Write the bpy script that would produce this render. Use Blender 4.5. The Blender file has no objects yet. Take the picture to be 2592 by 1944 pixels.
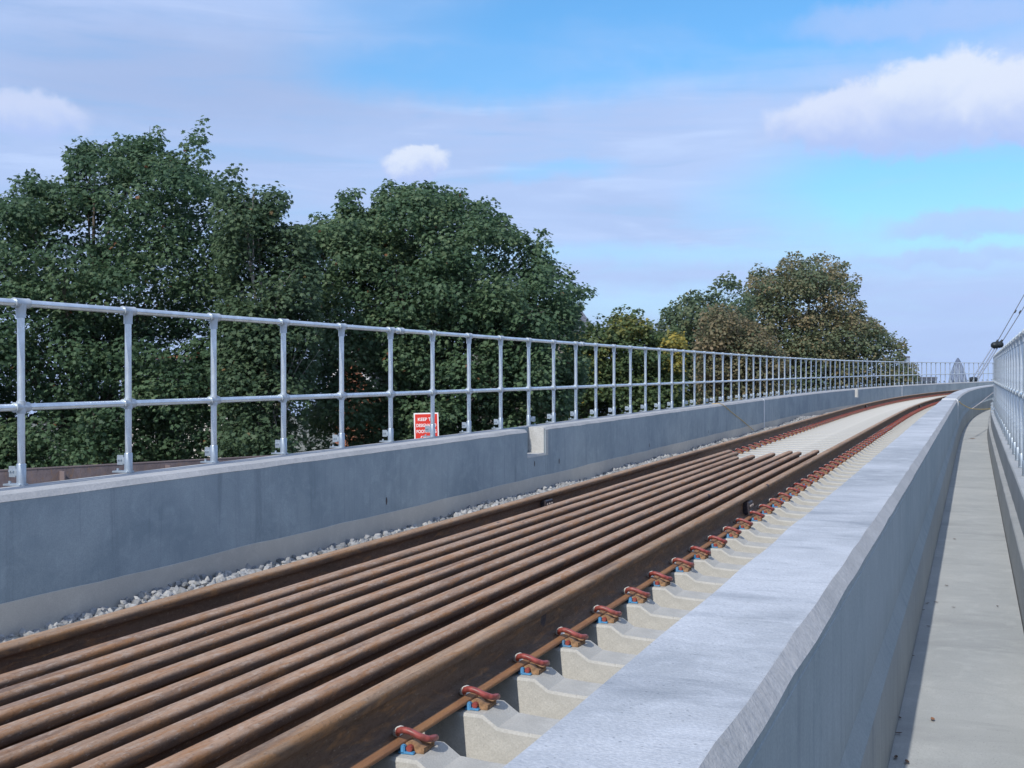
import bpy, bmesh, math, random
import numpy as np
from mathutils import Matrix, Vector
random.seed(7); RNG = np.random.default_rng(11)
D = bpy.data; C = bpy.context.scene.collection; SC = bpy.context.scene
rad = math.radians

# ------------------------------------------------------------------ camera
CAM_X, CAM_Z, YAW, PITCH, ROLL, FPX = 2.4294, 0.9456, 0.3895, -0.0048, -0.0009, 2883.17
GRADE1, GRADE2 = 0.0038, 0.0343e-3
_R = np.array([math.cos(YAW), math.sin(YAW), 0]); _F0 = np.array([-math.sin(YAW), math.cos(YAW), 0]); _Z = np.array([0, 0, 1.])
_F = math.cos(PITCH)*_F0 + math.sin(PITCH)*_Z; _U = -math.sin(PITCH)*_F0 + math.cos(PITCH)*_Z
AX = math.cos(ROLL)*_R + math.sin(ROLL)*_U; AU = -math.sin(ROLL)*_R + math.cos(ROLL)*_U; AF = _F
CAMP = np.array([CAM_X, 0, CAM_Z])
cam = D.cameras.new('camera'); camo = D.objects.new('camera', cam); C.objects.link(camo)
cam.sensor_width = 36; cam.lens = 36*FPX/2592; cam.clip_end = 20000; cam.clip_start = 0.05
m = Matrix.Identity(4)
for i in range(3):
    m[i][0], m[i][1], m[i][2], m[i][3] = AX[i], AU[i], -AF[i], CAMP[i]
camo.matrix_world = m
SC.camera = camo
def at(u, v, d):                       # the point at depth d (metres along the view axis) seen in direction (u, v) of the 2592 x 1944 photo
    return CAMP + d*(AF + (u-1296)/FPX*AX - (v-972)/FPX*AU)

# ------------------------------------------------------------------ exposure, sun, sky
SC.view_settings.view_transform = 'Standard'; SC.view_settings.look = 'None'
SC.view_settings.exposure = 0.0; SC.view_settings.gamma = 1.0; SC.view_settings.use_curve_mapping = False
SUN_EL, SUN_T = rad(41), 0.105
_sz = math.sin(SUN_EL); _sx = -SUN_T*_sz; _sy = -math.sqrt(1-_sz*_sz-_sx*_sx)
sun = D.lights.new('sun', 'SUN'); sun.energy = 3.95; sun.angle = rad(0.6); sun.color = (1.0, 0.95, 0.87)
suno = D.objects.new('sun', sun); C.objects.link(suno)
suno.rotation_euler = Vector((_sx, _sy, _sz)).to_track_quat('Z', 'Y').to_euler()

world = D.worlds.new("World"); SC.world = world; world.use_nodes = True
class NT:
    def __init__(s, tree): s.t = tree; s.n = tree.nodes; s.l = tree.links
    def new(s, typ, ins=None, **kw):
        n = s.n.new(typ)
        for k, v in kw.items(): setattr(n, k, v)
        for k, v in (ins or {}).items(): s.put(n.inputs[k], v)
        return n
    def put(s, sock, v):
        if isinstance(v, bpy.types.NodeSocket): s.l.new(v, sock)
        elif isinstance(v, bpy.types.Node): s.l.new(v.outputs[0], sock)
        else:
            if sock.type == 'RGBA' and len(v) == 3: v = (*v, 1)
            sock.default_value = v
    def math(s, op, a, b=0.0, c=0.0, clamp=False):
        n = s.n.new('ShaderNodeMath'); n.operation = op; n.use_clamp = clamp
        for i, v in enumerate((a, b, c)): s.put(n.inputs[i], v)
        return n.outputs[0]
    def mix(s, f, a, b, blend='MIX'):
        n = s.n.new('ShaderNodeMix'); n.data_type = 'RGBA'; n.blend_type = blend; n.clamp_factor = True
        s.put(n.inputs[0], f); s.put(n.inputs[6], a); s.put(n.inputs[7], b)
        return n.outputs[2]
    def noise(s, vec, scale, detail=4, rough=.55, dist=0.0):
        n = s.new('ShaderNodeTexNoise', {'Scale': scale, 'Detail': detail, 'Roughness': rough, 'Distortion': dist})
        if vec is not None: s.put(n.inputs['Vector'], vec)
        return n.outputs['Fac']
    def ramp(s, f, lo, hi, a=0.0, b=1.0, smooth=True):
        n = s.n.new('ShaderNodeMapRange'); n.interpolation_type = 'SMOOTHSTEP' if smooth else 'LINEAR'
        for k, v in (('Value', f), ('From Min', lo), ('From Max', hi), ('To Min', a), ('To Max', b)): s.put(n.inputs[k], v)
        return n.outputs[0]
    def vscale(s, vec, sc, loc=(0, 0, 0)):
        n = s.n.new('ShaderNodeMapping'); s.put(n.inputs['Vector'], vec); n.inputs['Scale'].default_value = sc; n.inputs['Location'].default_value = loc
        return n.outputs[0]
    def comb(s, x, y, z=0.0):
        n = s.n.new('ShaderNodeCombineXYZ'); s.put(n.inputs[0], x); s.put(n.inputs[1], y); s.put(n.inputs[2], z); return n.outputs[0]

def build_world():
    t = NT(world.node_tree); t.n.clear()
    co = t.new('ShaderNodeTexCoord').outputs['Generated']
    sep = t.new('ShaderNodeSeparateXYZ', {0: co})
    x, y, z = sep.outputs
    az = t.math('MULTIPLY', t.math('ARCTAN2', x, y), 57.29578)
    el = t.math('MULTIPLY', t.math('ARCSINE', z), 57.29578)
    zz = t.math('ADD', t.math('MAXIMUM', z, 0.0), 0.10)
    pl = t.comb(t.math('DIVIDE', x, zz), t.math('DIVIDE', y, zz))          # flat cloud deck
    n1 = t.noise(pl, 0.55, 6, .55, .4); n2 = t.noise(pl, 1.7, 6, .6, .3); n3 = t.noise(co, 14, 6, .6, .2); n4 = t.noise(co, 38, 5, .6, .2); n6 = t.noise(co, 24, 8, .62, .5)
    sky = t.new('ShaderNodeTexSky', sky_type='NISHITA', sun_disc=False, sun_elevation=SUN_EL, sun_rotation=math.atan2(_sx, _sy),
                altitude=50, air_density=1.0, dust_density=0.6, ozone_density=1.5).outputs[0]
    wob = t.math('MULTIPLY', t.math('SUBTRACT', n1, .5), 5.0); wob2 = t.math('MULTIPLY', t.math('SUBTRACT', n3, .5), 3.0); wob3 = t.math('MULTIPLY', t.math('SUBTRACT', n4, .5), 1.6)
    def ell(c, r, soft=.5, w=(1, 1, .6)):
        _a = math.atan((c[0]-1296)/FPX); ca = math.degrees(-YAW+_a); ce = math.degrees(math.atan((958-c[1])/FPX*math.cos(_a)))
        ra, re = r[0]/FPX*57.3, r[1]/FPX*57.3
        da = t.math('ADD', t.math('ADD', t.math('SUBTRACT', az, ca), t.math('MULTIPLY', wob2, w[1])), t.math('MULTIPLY', wob, w[0]))
        de = t.math('ADD', t.math('ADD', t.math('SUBTRACT', el, ce), t.math('MULTIPLY', wob2, .5*w[1])), t.math('MULTIPLY', wob3, w[2]))
        q = t.math('ADD', t.math('POWER', t.math('ABSOLUTE', t.math('DIVIDE', da, ra)), 2.0), t.math('POWER', t.math('ABSOLUTE', t.math('DIVIDE', de, re)), 2.0))
        return t.ramp(t.math('SQRT', q), 1+soft, max(1-soft, 0), 0.0, 1.0)
    mx = lambda *a: a[0] if len(a) == 1 else t.math('MAXIMUM', a[0], mx(*a[1:]))
    S = SKYP
    blue = mx(*[t.math('MULTIPLY', ell(c, r, s), k) for c, r, s, k in S['gaps']])
    blue = t.math('MULTIPLY', blue, t.ramp(n2, .30, .55, .72, 1.0))
    cover = t.math('SUBTRACT', 1.0, blue, clamp=True)
    # away from the photo's view: broken cloud from the noise alone
    clear = t.mix(1.0, sky, S['tint'], 'MULTIPLY')
    clear = t.mix(t.ramp(el, 2.0, 20.0), t.mix(1.0, clear, S['low'], 'MULTIPLY'), t.mix(1.0, clear, S['high'], 'MULTIPLY'))
    g = S['gain']
    cl = lambda c: tuple(q*g for q in c)
    shade = t.ramp(n1, .35, .65)
    cloud = t.mix(shade, cl(S['c_dark']), cl(S['c_mid']))
    band = t.noise(t.comb(t.math('MULTIPLY', az, .10), t.math('MULTIPLY', el, .85)), 1.0, 5, .55, .5)
    cloud = t.mix(t.math('MULTIPLY', t.ramp(band, .50, .72), .55), cloud, cl(S['c_lite']))
    cloud = t.mix(t.math('MULTIPLY', t.ramp(band, .48, .30), .45), cloud, cl(S['c_dim']))
    for c, r, s, k in S['dark']: cloud = t.mix(t.math('MULTIPLY', ell(c, r, s), k), cloud, cl(S['c_dim']))
    cover = t.math('MULTIPLY', cover, t.ramp(t.math('ADD', t.math('MULTIPLY', band, .6), t.math('MULTIPLY', n2, .4)), .30, .52, .70, 1.0))
    col = t.mix(t.math('MULTIPLY', cover, .95), clear, cloud)
    for c, r, s, k, top in S['puffs']:
        crisp = k > .78
        mk = t.math('MULTIPLY', t.ramp(t.math('ADD', ell(c, r, s, (.15, .6, .9)), t.math('MULTIPLY', t.math('SUBTRACT', n6, .5), 1.4 if crisp else .7)), .28 if crisp else .1, .86 if crisp else 1.0), k)
        ce = math.degrees(math.atan((958-c[1])/FPX*math.cos(math.atan((c[0]-1296)/FPX)))); re = r[1]/FPX*57.3
        up = t.ramp(t.math('ADD', el, t.math('ADD', t.math('MULTIPLY', wob3, 1.3), t.math('MULTIPLY', wob2, .35))), ce-re*.9, ce+re*.5)
        col = t.mix(mk, col, t.mix(up, cl(S['c_base']), cl(top)))
    col = t.mix(t.ramp(el, 9.0, -1.0, 0.0, .75), col, cl(S['c_hor']))
    col = t.mix(t.ramp(el, -1.0, -6.0), col, (.8, .9, 1.1))
    bg = t.new('ShaderNodeBackground', {'Color': col, 'Strength': 0.10})
    out = t.new('ShaderNodeOutputWorld'); t.l.new(bg.outputs[0], out.inputs[0])
SKYP = dict(tint=(.9, 1.15, 1.35), low=(1.0, 1.12, 1.1), high=(.95, 1.34, 1.42), gain=10.0,
    gaps=[((1800, 40), (850, 150), .45, 1.0), ((1280, 170), (480, 90), .5, .9), ((2420, 500), (480, 150), .45, 1.0), ((1400, 430), (130, 22), .8, .6), ((1880, 640), (800, 26), .9, .5), ((1600, 780), (400, 40), .8, .6), ((1150, 20), (330, 70), .6, .7)],
    c_dark=(.45, .585, .91), c_mid=(.50, .65, .99), c_lite=(.60, .74, 1.05), c_dim=(.395, .515, .81), c_base=(.46, .59, .95), c_hor=(.44, .60, .97),
    dark=[((520, 190), (520, 120), .7, .9), ((150, 230), (200, 60), .8, .5), ((2230, 330), (240, 50), .7, .5)],
    puffs=[((2320, 320), (300, 75), .6, .8, (.62, .71, 1.0)), ((2170, 300), (190, 80), .45, .9, (.72, .80, 1.0)), ((2410, 245), (200, 105), .40, .95, (.76, .84, 1.0)), ((2570, 265), (120, 90), .45, .9, (.74, .82, 1.0)), ((2500, 565), (260, 36), .6, .7, (.50, .61, .97)), ((2440, 655), (240, 20), .7, .6, (.50, .61, .97)), ((2330, 50), (300, 45), .7, .55, (.50, .62, .97)), ((1040, 418), (80, 44), .35, .9, (.76, .84, 1.0)), ((70, 290), (130, 52), .4, .75, (.66, .74, .98)), ((2480, 760), (70, 14), .6, .4, (.50, .60, .94))])
build_world()

# ------------------------------------------------------------------ track alignment: heading, position and level along the distance s
KN = [-10, 10, 22, 34, 46, 58, 70, 82, 100, 170.]
KV = [-0.00173, 0.0, 0.0001, 0.00293, 0.006, 0.00763, 0.00753, 0.00686, 0.00647, 0.00635]
_S = np.arange(-8, 170, 0.25); _k = np.interp(_S, KN, KV)
_th = np.concatenate([[0], np.cumsum((_k[1:]+_k[:-1])/2*.25)]); _i0 = int(np.argmin(abs(_S))); _th -= _th[_i0]
_mid = (_th[1:]+_th[:-1])/2
_x = np.concatenate([[0], np.cumsum(np.sin(_mid)*.25)]); _x -= _x[_i0]
_y = np.concatenate([[0], np.cumsum(np.cos(_mid)*.25)]); _y -= _y[_i0]
def head(s): return float(np.interp(s, _S, _th))
def F(s, o, h):
    th = np.interp(s, _S, _th)
    return np.array([np.interp(s, _S, _x)+o*np.cos(th), np.interp(s, _S, _y)-o*np.sin(th), GRADE1*s+GRADE2*s*s+h])

# ------------------------------------------------------------------ object helpers
def link(o, parent=None):
    C.objects.link(o)
    if parent is not None: o.parent = parent
    return o
def tag(o, label=None, cat=None, group=None, kind=None):
    for k, v in (('label', label), ('category', cat), ('group', group), ('kind', kind)):
        if v: o[k] = v
    return o
def empty(name, loc, rz=0.0):
    o = D.objects.new(name, None); o.empty_display_size = .2; o.location = [float(q) for q in loc]; o.rotation_euler = (0, 0, rz); return link(o)
class MB:
    def __init__(s): s.v = []; s.f = []; s.uv = []; s.mi = []
    def add(s, vs, fs, uvs=None, mi=0):
        b = len(s.v); s.v += [tuple(map(float, q)) for q in vs]
        for i, f in enumerate(fs):
            s.f.append([b+j for j in f]); s.uv.append(uvs[i] if uvs else [(0, 0)]*len(f)); s.mi.append(mi)
        return s
    def box(s, c, d, rot=None, mi=0, bev=0.0):
        bm = bmesh.new(); bmesh.ops.create_cube(bm, size=1)
        for v in bm.verts: v.co = Vector((v.co.x*d[0], v.co.y*d[1], v.co.z*d[2]))
        if bev: bmesh.ops.bevel(bm, geom=list(bm.edges), offset=bev, segments=2, affect='EDGES')
        M = Matrix.Translation(c) @ (rot.to_4x4() if rot else Matrix.Identity(4)); bm.transform(M)
        s.bm(bm, mi); return s
    def bm(s, bm, mi=0):
        bm.verts.index_update(); s.add([v.co for v in bm.verts], [[v.index for v in f.verts] for f in bm.faces], None, mi); bm.free()
    def tube(s, pts, r, n=8, caps=True, mi=0):
        pts = [Vector(map(float, p)) for p in pts]; r = r if hasattr(r, '__len__') else [r]*len(pts)
        vs, prev, L = [], None, 0.0; lens = []
        for i, p in enumerate(pts):
            t = (pts[min(i+1, len(pts)-1)]-pts[max(i-1, 0)]).normalized()
            if prev is None:
                a = Vector((0, 0, 1)) if abs(t.z) < .9 else Vector((1, 0, 0)); prev = t.cross(a).normalized()
            else:
                prev = (prev-t*prev.dot(t)).normalized()
            b = t.cross(prev)
            if i: L += (pts[i]-pts[i-1]).length
            lens.append(L)
            for k in range(n):
                a = 2*math.pi*k/n; vs.append(p+(prev*math.cos(a)+b*math.sin(a))*r[i])
        fs, uv = [], []
        for i in range(len(pts)-1):
            for k in range(n):
                k2 = (k+1) % n
                fs.append([i*n+k, i*n+k2, (i+1)*n+k2, (i+1)*n+k])
                uv.append([(lens[i], k/n), (lens[i], (k+1)/n), (lens[i+1], (k+1)/n), (lens[i+1], k/n)])
        if caps:
            fs.append(list(range(n))[::-1]); uv.append([(0, 0)]*n)
            fs.append([(len(pts)-1)*n+k for k in range(n)]); uv.append([(0, 0)]*n)
        return s.add(vs, fs, uv, mi)
    def lathe(s, prof, n=16, mi=0, M=None):          # (radius, z) pairs round the z axis
        vs, fs = [], []
        for r, z in prof:
            for k in range(n):
                a = 2*math.pi*k/n; q = Vector((r*math.cos(a), r*math.sin(a), z)); vs.append(M @ q if M else q)
        for i in range(len(prof)-1):
            for k in range(n):
                k2 = (k+1) % n; fs.append([i*n+k, i*n+k2, (i+1)*n+k2, (i+1)*n+k])
        fs.append(list(range(n))[::-1]); fs.append([(len(prof)-1)*n+k for k in range(n)])
        return s.add(vs, fs, None, mi)
    def sweep(s, prof, s0, s1, ds=.5, jit=None, closed=True, caps=True, mi=0, lat=None):   # a section of (offset, height) corners drawn along the track
        n = max(1, int(round((s1-s0)/ds))); ss = np.linspace(s0, s1, n+1); P = len(prof); vs = []
        arc = [0.0]
        for i in range(P): a, b = prof[i], prof[(i+1) % P]; arc.append(arc[-1]+math.hypot(a[0]-b[0], a[1]-b[1]))
        for q in ss:
            dl = lat(q) if lat else 0.0
            for i, (o, h) in enumerate(prof):
                jo, jh = jit(q, i) if jit else (0, 0)
                vs.append(F(q, o+jo+dl, h+jh))
        fs, uv = [], []
        for i in range(n):
            for k in range(P if closed else P-1):
                k2 = (k+1) % P
                fs.append([i*P+k, i*P+k2, (i+1)*P+k2, (i+1)*P+k])
                uv.append([(ss[i], arc[k]), (ss[i], arc[k+1]), (ss[i+1], arc[k+1]), (ss[i+1], arc[k])])
        if caps and closed:
            fs.append(list(range(P))[::-1]); uv.append([(prof[k][0]+s0, prof[k][1]) for k in range(P)][::-1])
            fs.append([n*P+k for k in range(P)]); uv.append([(prof[k][0]+s1, prof[k][1]) for k in range(P)])
        return s.add(vs, fs, uv, mi)
    def mesh(s, name, mats, angle=30):
        me = D.meshes.new(name); me.from_pydata(s.v, [], s.f)
        for mm in (mats if isinstance(mats, (list, tuple)) else [mats]): me.materials.append(mm)
        u = me.uv_layers.new(name='UVMap'); u.data.foreach_set('uv', np.array([c for f in s.uv for c in f], dtype=np.float32).ravel())
        me.polygons.foreach_set('material_index', s.mi)
        me.polygons.foreach_set('use_smooth', [True]*len(s.f)); me.set_sharp_from_angle(angle=rad(angle))
        bm = bmesh.new(); bm.from_mesh(me); bmesh.ops.recalc_face_normals(bm, faces=bm.faces); bm.to_mesh(me); bm.free()
        return me
    def build(s, name, mats, parent=None, angle=30): return link(D.objects.new(name, s.mesh(name, mats, angle)), parent)
def inst(name, me, parent=None, M=None):
    o = D.objects.new(name, me); link(o, parent)
    if M is not None: o.matrix_local = M
    return o
def dup(o, parent=None):
    c = o.copy(); link(c)
    if parent is not None: c.parent = parent
    for ch in list(o.children): dup(ch, c)
    return c

HALF = [(.0, .0), (.018, -.0006), (.030, -.005), (.0352, -.012), (.036, -.020), (.0348, -.036), (.031, -.040), (.016, -.0465), (.0105, -.054), (.0085, -.070), (.0085, -.120), (.0125, -.136), (.024, -.1465), (.052, -.1550), (.073, -.1605), (.075, -.163), (.075, -.172)]
PROF = HALF[1:]+[(-a, b) for a, b in HALF[2:][::-1]]+[(-.018, -.0006), (0, 0)]
_arc = [0.0]
for _i in range(len(PROF)): _arc.append(_arc[-1]+math.dist(PROF[_i], PROF[(_i+1) % len(PROF)]))
FOOT_ARCS = [(_arc[12], _arc[15]), (_arc[16], _arc[19])]     # the foot's rusted rims, coloured brighter orange to look sunlit
HEAD_R = (-.01, _arc[2]); HEAD_L = (_arc[-5], _arc[-1]+.01)  # head tops coloured paler than the sides, as if sunlit from above
# ------------------------------------------------------------------ materials
def new_mat(name):
    mt = D.materials.new(name); mt.use_nodes = True; t = NT(mt.node_tree); t.n.clear()
    b = t.new('ShaderNodeBsdfPrincipled'); o = t.new('ShaderNodeOutputMaterial'); t.l.new(b.outputs[0], o.inputs[0])
    return mt, t, b
def plain(name, col, rough=.6, metal=0.0, var=.15, scale=30, dust=None):
    mt, t, b = new_mat(name)
    co = t.new('ShaderNodeTexCoord').outputs['Object']
    n = t.noise(co, scale, 4)
    c_ = t.mix(t.ramp(n, .3, .7), tuple(c*(1-var) for c in col), tuple(min(1, c*(1+var)) for c in col))
    if dust: c_ = t.mix(t.math('ADD', .05, t.math('MULTIPLY', t.new('ShaderNodeObjectInfo').outputs['Random'], t.ramp(t.noise(co, 45, 5, .7), .35, .65, .05, .5))), c_, dust)
    t.put(b.inputs['Base Color'], c_)
    b.inputs['Roughness'].default_value = rough; b.inputs['Metallic'].default_value = metal
    return mt
def concrete(name, a, c, stain, streak=(9, .55), streak_amt=.5, blotch=.7, grain=90, bump=.25, speck=.3, rough=.85, cross=False):
    mt, t, b = new_mat(name)
    uv = t.new('ShaderNodeTexCoord').outputs['UV']; ob = t.new('ShaderNodeTexCoord').outputs['Object']
    big = t.noise(ob, blotch, 5, .6, .5); fine = t.noise(ob, grain, 3, .6); midn = t.noise(ob, 7, 5, .65, .6)
    st = t.noise(t.vscale(uv, (streak[0], streak[1], 1)), 1.0, 5, .65, .6)
    st2 = t.noise(t.vscale(uv, (streak[0]*4, streak[1]*2.2, 1), (3, 7, 0)), 1.0, 4, .7, .2)
    col = t.mix(t.ramp(big, .3, .7), a, c)
    col = t.mix(t.math('MULTIPLY', t.ramp(midn, .45, .75), .45), col, tuple(min(1, q*1.18) for q in c))
    col = t.mix(t.math('MULTIPLY', t.ramp(st, .52, .78), streak_amt), col, stain)
    col = t.mix(t.math('MULTIPLY', t.ramp(st2, .55, .8), streak_amt*.6), col, tuple(q*.8 for q in stain))
    vor = t.new('ShaderNodeTexVoronoi', {'Vector': ob, 'Scale': 38.0}).outputs['Distance']
    col = t.mix(t.math('MULTIPLY', t.ramp(vor, .13, .06), speck), col, tuple(q*.45 for q in stain))
    col = t.mix(t.ramp(fine, .3, .7, 0, .25), col, tuple(q*.7 for q in stain))
    t.put(b.inputs['Base Color'], col); b.inputs['Roughness'].default_value = rough
    hgt = t.math('ADD', t.math('MULTIPLY', fine, .5), t.math('ADD', st, midn))
    bp = t.new('ShaderNodeBump', {'Height': hgt, 'Strength': bump, 'Distance': .01}); t.put(b.inputs['Normal'], bp.outputs[0])
    return mt
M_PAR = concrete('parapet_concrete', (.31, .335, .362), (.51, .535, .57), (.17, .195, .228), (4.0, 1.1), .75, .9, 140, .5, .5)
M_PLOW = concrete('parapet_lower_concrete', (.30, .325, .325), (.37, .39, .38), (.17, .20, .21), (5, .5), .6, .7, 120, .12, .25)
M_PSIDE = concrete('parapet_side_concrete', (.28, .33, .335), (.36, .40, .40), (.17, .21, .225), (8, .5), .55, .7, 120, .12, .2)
M_WALL = concrete('wall_concrete', (.225, .285, .325), (.325, .385, .42), (.135, .175, .21), (7, .5), .6, 1.1, 120, .12, .15)
M_KICK = concrete('kicker_concrete', (.46, .44, .40), (.52, .50, .45), (.36, .34, .31), (2, 2), .25, .8, 160, .1, .2)
M_WALK = concrete('walkway_concrete', (.345, .36, .355), (.43, .44, .425), (.24, .25, .25), (1.6, .5), .6, .7, 160, .2, .5)
M_KERB = concrete('kerb_concrete', (.30, .315, .315), (.36, .37, .365), (.21, .22, .225), (5, .6), .45, .9, 120, .2, .2)
M_ARRIS = concrete('broken_edge_concrete', (.34, .345, .345), (.42, .42, .42), (.25, .26, .27), (9, 3), .35, 2.0, 60, .6, .3)
M_SLEEP = concrete('sleeper_concrete', (.385, .378, .350), (.51, .498, .460), (.25, .244, .225), (8, 4), .35, 2.5, 160, .25, .35)
M_SLAB = concrete('slab_concrete', (.42, .39, .33), (.5, .47, .40), (.33, .30, .25), (2, 2), .3, .8, 100, .2, .2)
M_PALE = concrete('sunlit_concrete', (.41, .41, .40), (.49, .49, .475), (.27, .27, .26), (9, 4), .35, 4, 60, .6, .6)
M_SEAL = plain('joint_sealant', (.72, .73, .74), .6, 0, .12, 40)

def rust(name, base, orange, pale, pale_amt, spots=True, rough=.75, arc_head=(.0, .06), foot=False):
    mt, t, b = new_mat(name)
    uv = t.new('ShaderNodeTexCoord').outputs['UV']
    rnd = t.new('ShaderNodeObjectInfo').outputs['Random']
    off = t.comb(t.math('MULTIPLY', rnd, 57.0), t.math('MULTIPLY', rnd, 31.0))
    vadd = t.new('ShaderNodeVectorMath', {0: uv, 1: off}, operation='ADD').outputs[0]
    n1 = t.noise(t.vscale(vadd, (1.6, 14, 1)), 1, 5, .65, .5); n2 = t.noise(t.vscale(vadd, (22, 60, 1)), 1, 6, .75, .6); n3 = t.noise(t.vscale(vadd, (5, 26, 1), (9, 4, 0)), 1, 6, .7, .8)
    n4 = t.noise(t.vscale(vadd, (60, 60, 1)), 1, 4, .6)
    v = t.new('ShaderNodeSeparateXYZ', {0: uv}).outputs[1]
    ra = t.math('MAXIMUM', t.ramp(v, HEAD_R[1]+.008, HEAD_R[1]-.010), t.ramp(v, HEAD_L[0]-.008, HEAD_L[0]+.010)) if arc_head[0] < 1 else 0.0
    col = t.mix(t.ramp(n1, .35, .68), base, tuple(q*1.5 for q in base))
    col = t.mix(t.math('MULTIPLY', t.ramp(n3, .50, .72), .75), col, orange)
    col = t.mix(t.math('MULTIPLY', t.ramp(n2, .5, .75), .5), col, tuple(q*.55 for q in base))
    headc = t.mix(t.ramp(n1, .3, .7), (base[0]*2.6, base[1]*2.7, base[2]*2.5), (base[0]*4.5, base[1]*4.8, base[2]*4.7))
    headc = t.mix(t.math('MULTIPLY', t.ramp(n3, .46, .66), .75), headc, orange)
    n5 = t.noise(t.vscale(vadd, (.55, 5, 1), (3, 1, 0)), 1, 5, .7, .8)
    headc = t.mix(t.math('MULTIPLY', t.ramp(n5, .50, .70), .7), headc, (base[0]*.95, base[1]*.95, base[2]*1.05))
    headc = t.mix(t.math('MULTIPLY', t.ramp(n5, .46, .30), .45), headc, (base[0]*2.5, base[1]*2.9, base[2]*3.7))
    col = t.mix(t.math('MULTIPLY', ra, .95), col, headc)
    col = t.mix(t.math('MULTIPLY', t.math('MULTIPLY', ra, t.ramp(n3, .46, .62, 1, 0)), t.ramp(n2, .47, .62, 0, pale_amt)), col, pale)
    rim = t.math('MAXIMUM', t.math('MULTIPLY', t.ramp(v, _arc[1]-.004, _arc[2]), t.ramp(v, _arc[4], _arc[3]-.002)), t.math('MULTIPLY', t.ramp(v, _arc[-7], _arc[-6]+.002), t.ramp(v, _arc[-3], _arc[-4]-.002))) if arc_head[0] < 1 else 0.0
    col = t.mix(t.math('MULTIPLY', rim, t.ramp(n3, .38, .64, .0, .6)), col, orange)
    if spots:
        vo = t.new('ShaderNodeTexVoronoi', {'Vector': t.vscale(vadd, (.62, .62, 1)), 'Scale': 1.0, 'Randomness': 1.0}, voronoi_dimensions='2D')
        sx = t.ramp(vo.outputs['Distance'], .026, .016)
        col = t.mix(t.math('MULTIPLY', sx, .85), col, (.012, .014, .03))
    col = t.mix(t.ramp(n4, .52, .72, 0, .38), col, tuple(q*.45 for q in base)); col = t.mix(t.ramp(t.noise(t.vscale(vadd, (35, 70, 1), (5, 2, 0)), 1, 4, .7), .58, .74, 0, .5), col, pale)
    if foot:
        for lo, hi in FOOT_ARCS:
            fm = t.math('MULTIPLY', t.ramp(v, lo-.003, lo+.003), t.ramp(v, hi+.003, hi-.003))
            col = t.mix(t.math('MULTIPLY', fm, .9), col, t.mix(t.ramp(n3, .3, .7), (.34, .165, .065), (.23, .105, .05)))
    t.put(b.inputs['Base Color'], col); t.put(b.inputs['Roughness'], t.ramp(n2, .3, .7, rough-.12, rough+.12))
    bp = t.new('ShaderNodeBump', {'Height': t.math('ADD', n2, t.math('MULTIPLY', n4, .6)), 'Strength': .6, 'Distance': .005}); t.put(b.inputs['Normal'], bp.outputs[0])
    return mt
M_RAIL = rust('running_rail_rust', (.092, .056, .035), (.30, .145, .05), (.40, .31, .23), .3, foot=True)
M_LOOSE = rust('loose_rail_rust', (.094, .056, .036), (.30, .135, .045), (.44, .36, .30), .5)
M_FOOT = plain('rail_foot_rust', (.36, .17, .06), .8, 0, .3, 25)
M_GIRD = rust('girder_rust', (.16, .125, .125), (.28, .16, .08), (.3, .27, .26), .1, False, .7, (9, 10))
M_BOLT = plain('rusty_bolt', (.12, .10, .10), .5, .3, .3, 50)
M_CLAMP = plain('dark_steel', (.045, .04, .05), .5, .4, .3, 50)

def galv(name, col=(.56, .62, .67), rough=.42, metal=.55):
    mt, t, b = new_mat(name)
    ob = t.new('ShaderNodeTexCoord').outputs['Object']
    vo = t.new('ShaderNodeTexVoronoi', {'Vector': ob, 'Scale': 60.0}).outputs['Color']
    n = t.noise(ob, 9, 5, .6); n2 = t.noise(ob, 70, 3)
    g = t.new('ShaderNodeSeparateColor', {0: vo}).outputs[0]
    c = t.mix(t.ramp(n, .3, .7), tuple(q*.86 for q in col), tuple(q*1.08 for q in col))
    c = t.mix(t.math('MULTIPLY', g, .14), c, tuple(q*.7 for q in col))
    c = t.mix(t.ramp(n2, .72, .80, 0, .4), c, tuple(q*.4 for q in col))
    t.put(b.inputs['Base Color'], c); b.inputs['Metallic'].default_value = metal
    t.put(b.inputs['Roughness'], t.math('ADD', t.math('MULTIPLY', g, .12), rough-.05))
    return mt
M_TUBE = galv('galvanised_tube', (.70, .75, .78), .32, .78); M_FIT = galv('galvanised_fitting', (.48, .53, .57), .45, .5); M_BRKT = galv('galvanised_plate', (.46, .52, .57), .38, .7)
M_CLIPRED = plain('red_oxide_clip', (.24, .045, .040), .42, 0, .35, 60, (.27, .11, .08))
M_BLUE = plain('blue_insulator', (.06, .25, .48), .5, 0, .2, 60, (.20, .25, .30))
M_SHOULD = plain('rusty_shoulder', (.29, .17, .09), .8, 0, .35, 60)
M_TOE = plain('pale_clip_toe', (.66, .66, .62), .6, 0, .2, 60)
M_STONE, _t, _b = new_mat('ballast_stone')
_rv = _t.new('ShaderNodeAttribute', attribute_name='tone').outputs['Fac']
_n = _t.noise(_t.new('ShaderNodeTexCoord').outputs['Object'], 60, 4, .6)
_t.put(_b.inputs['Base Color'], _t.mix(_t.ramp(_n, .3, .7), _t.mix(_rv, (.13, .14, .155), (.33, .33, .33)), _t.mix(_rv, (.19, .20, .215), (.41, .41, .40))))
_b.inputs['Roughness'].default_value = .85
M_RED = plain('red_sign_face', (.62, .035, .02), .45, 0, .06, 5); M_WHITE = plain('white_sign_paint', (.80, .80, .80), .5, 0, .04, 8)
M_BRICK = None
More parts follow.
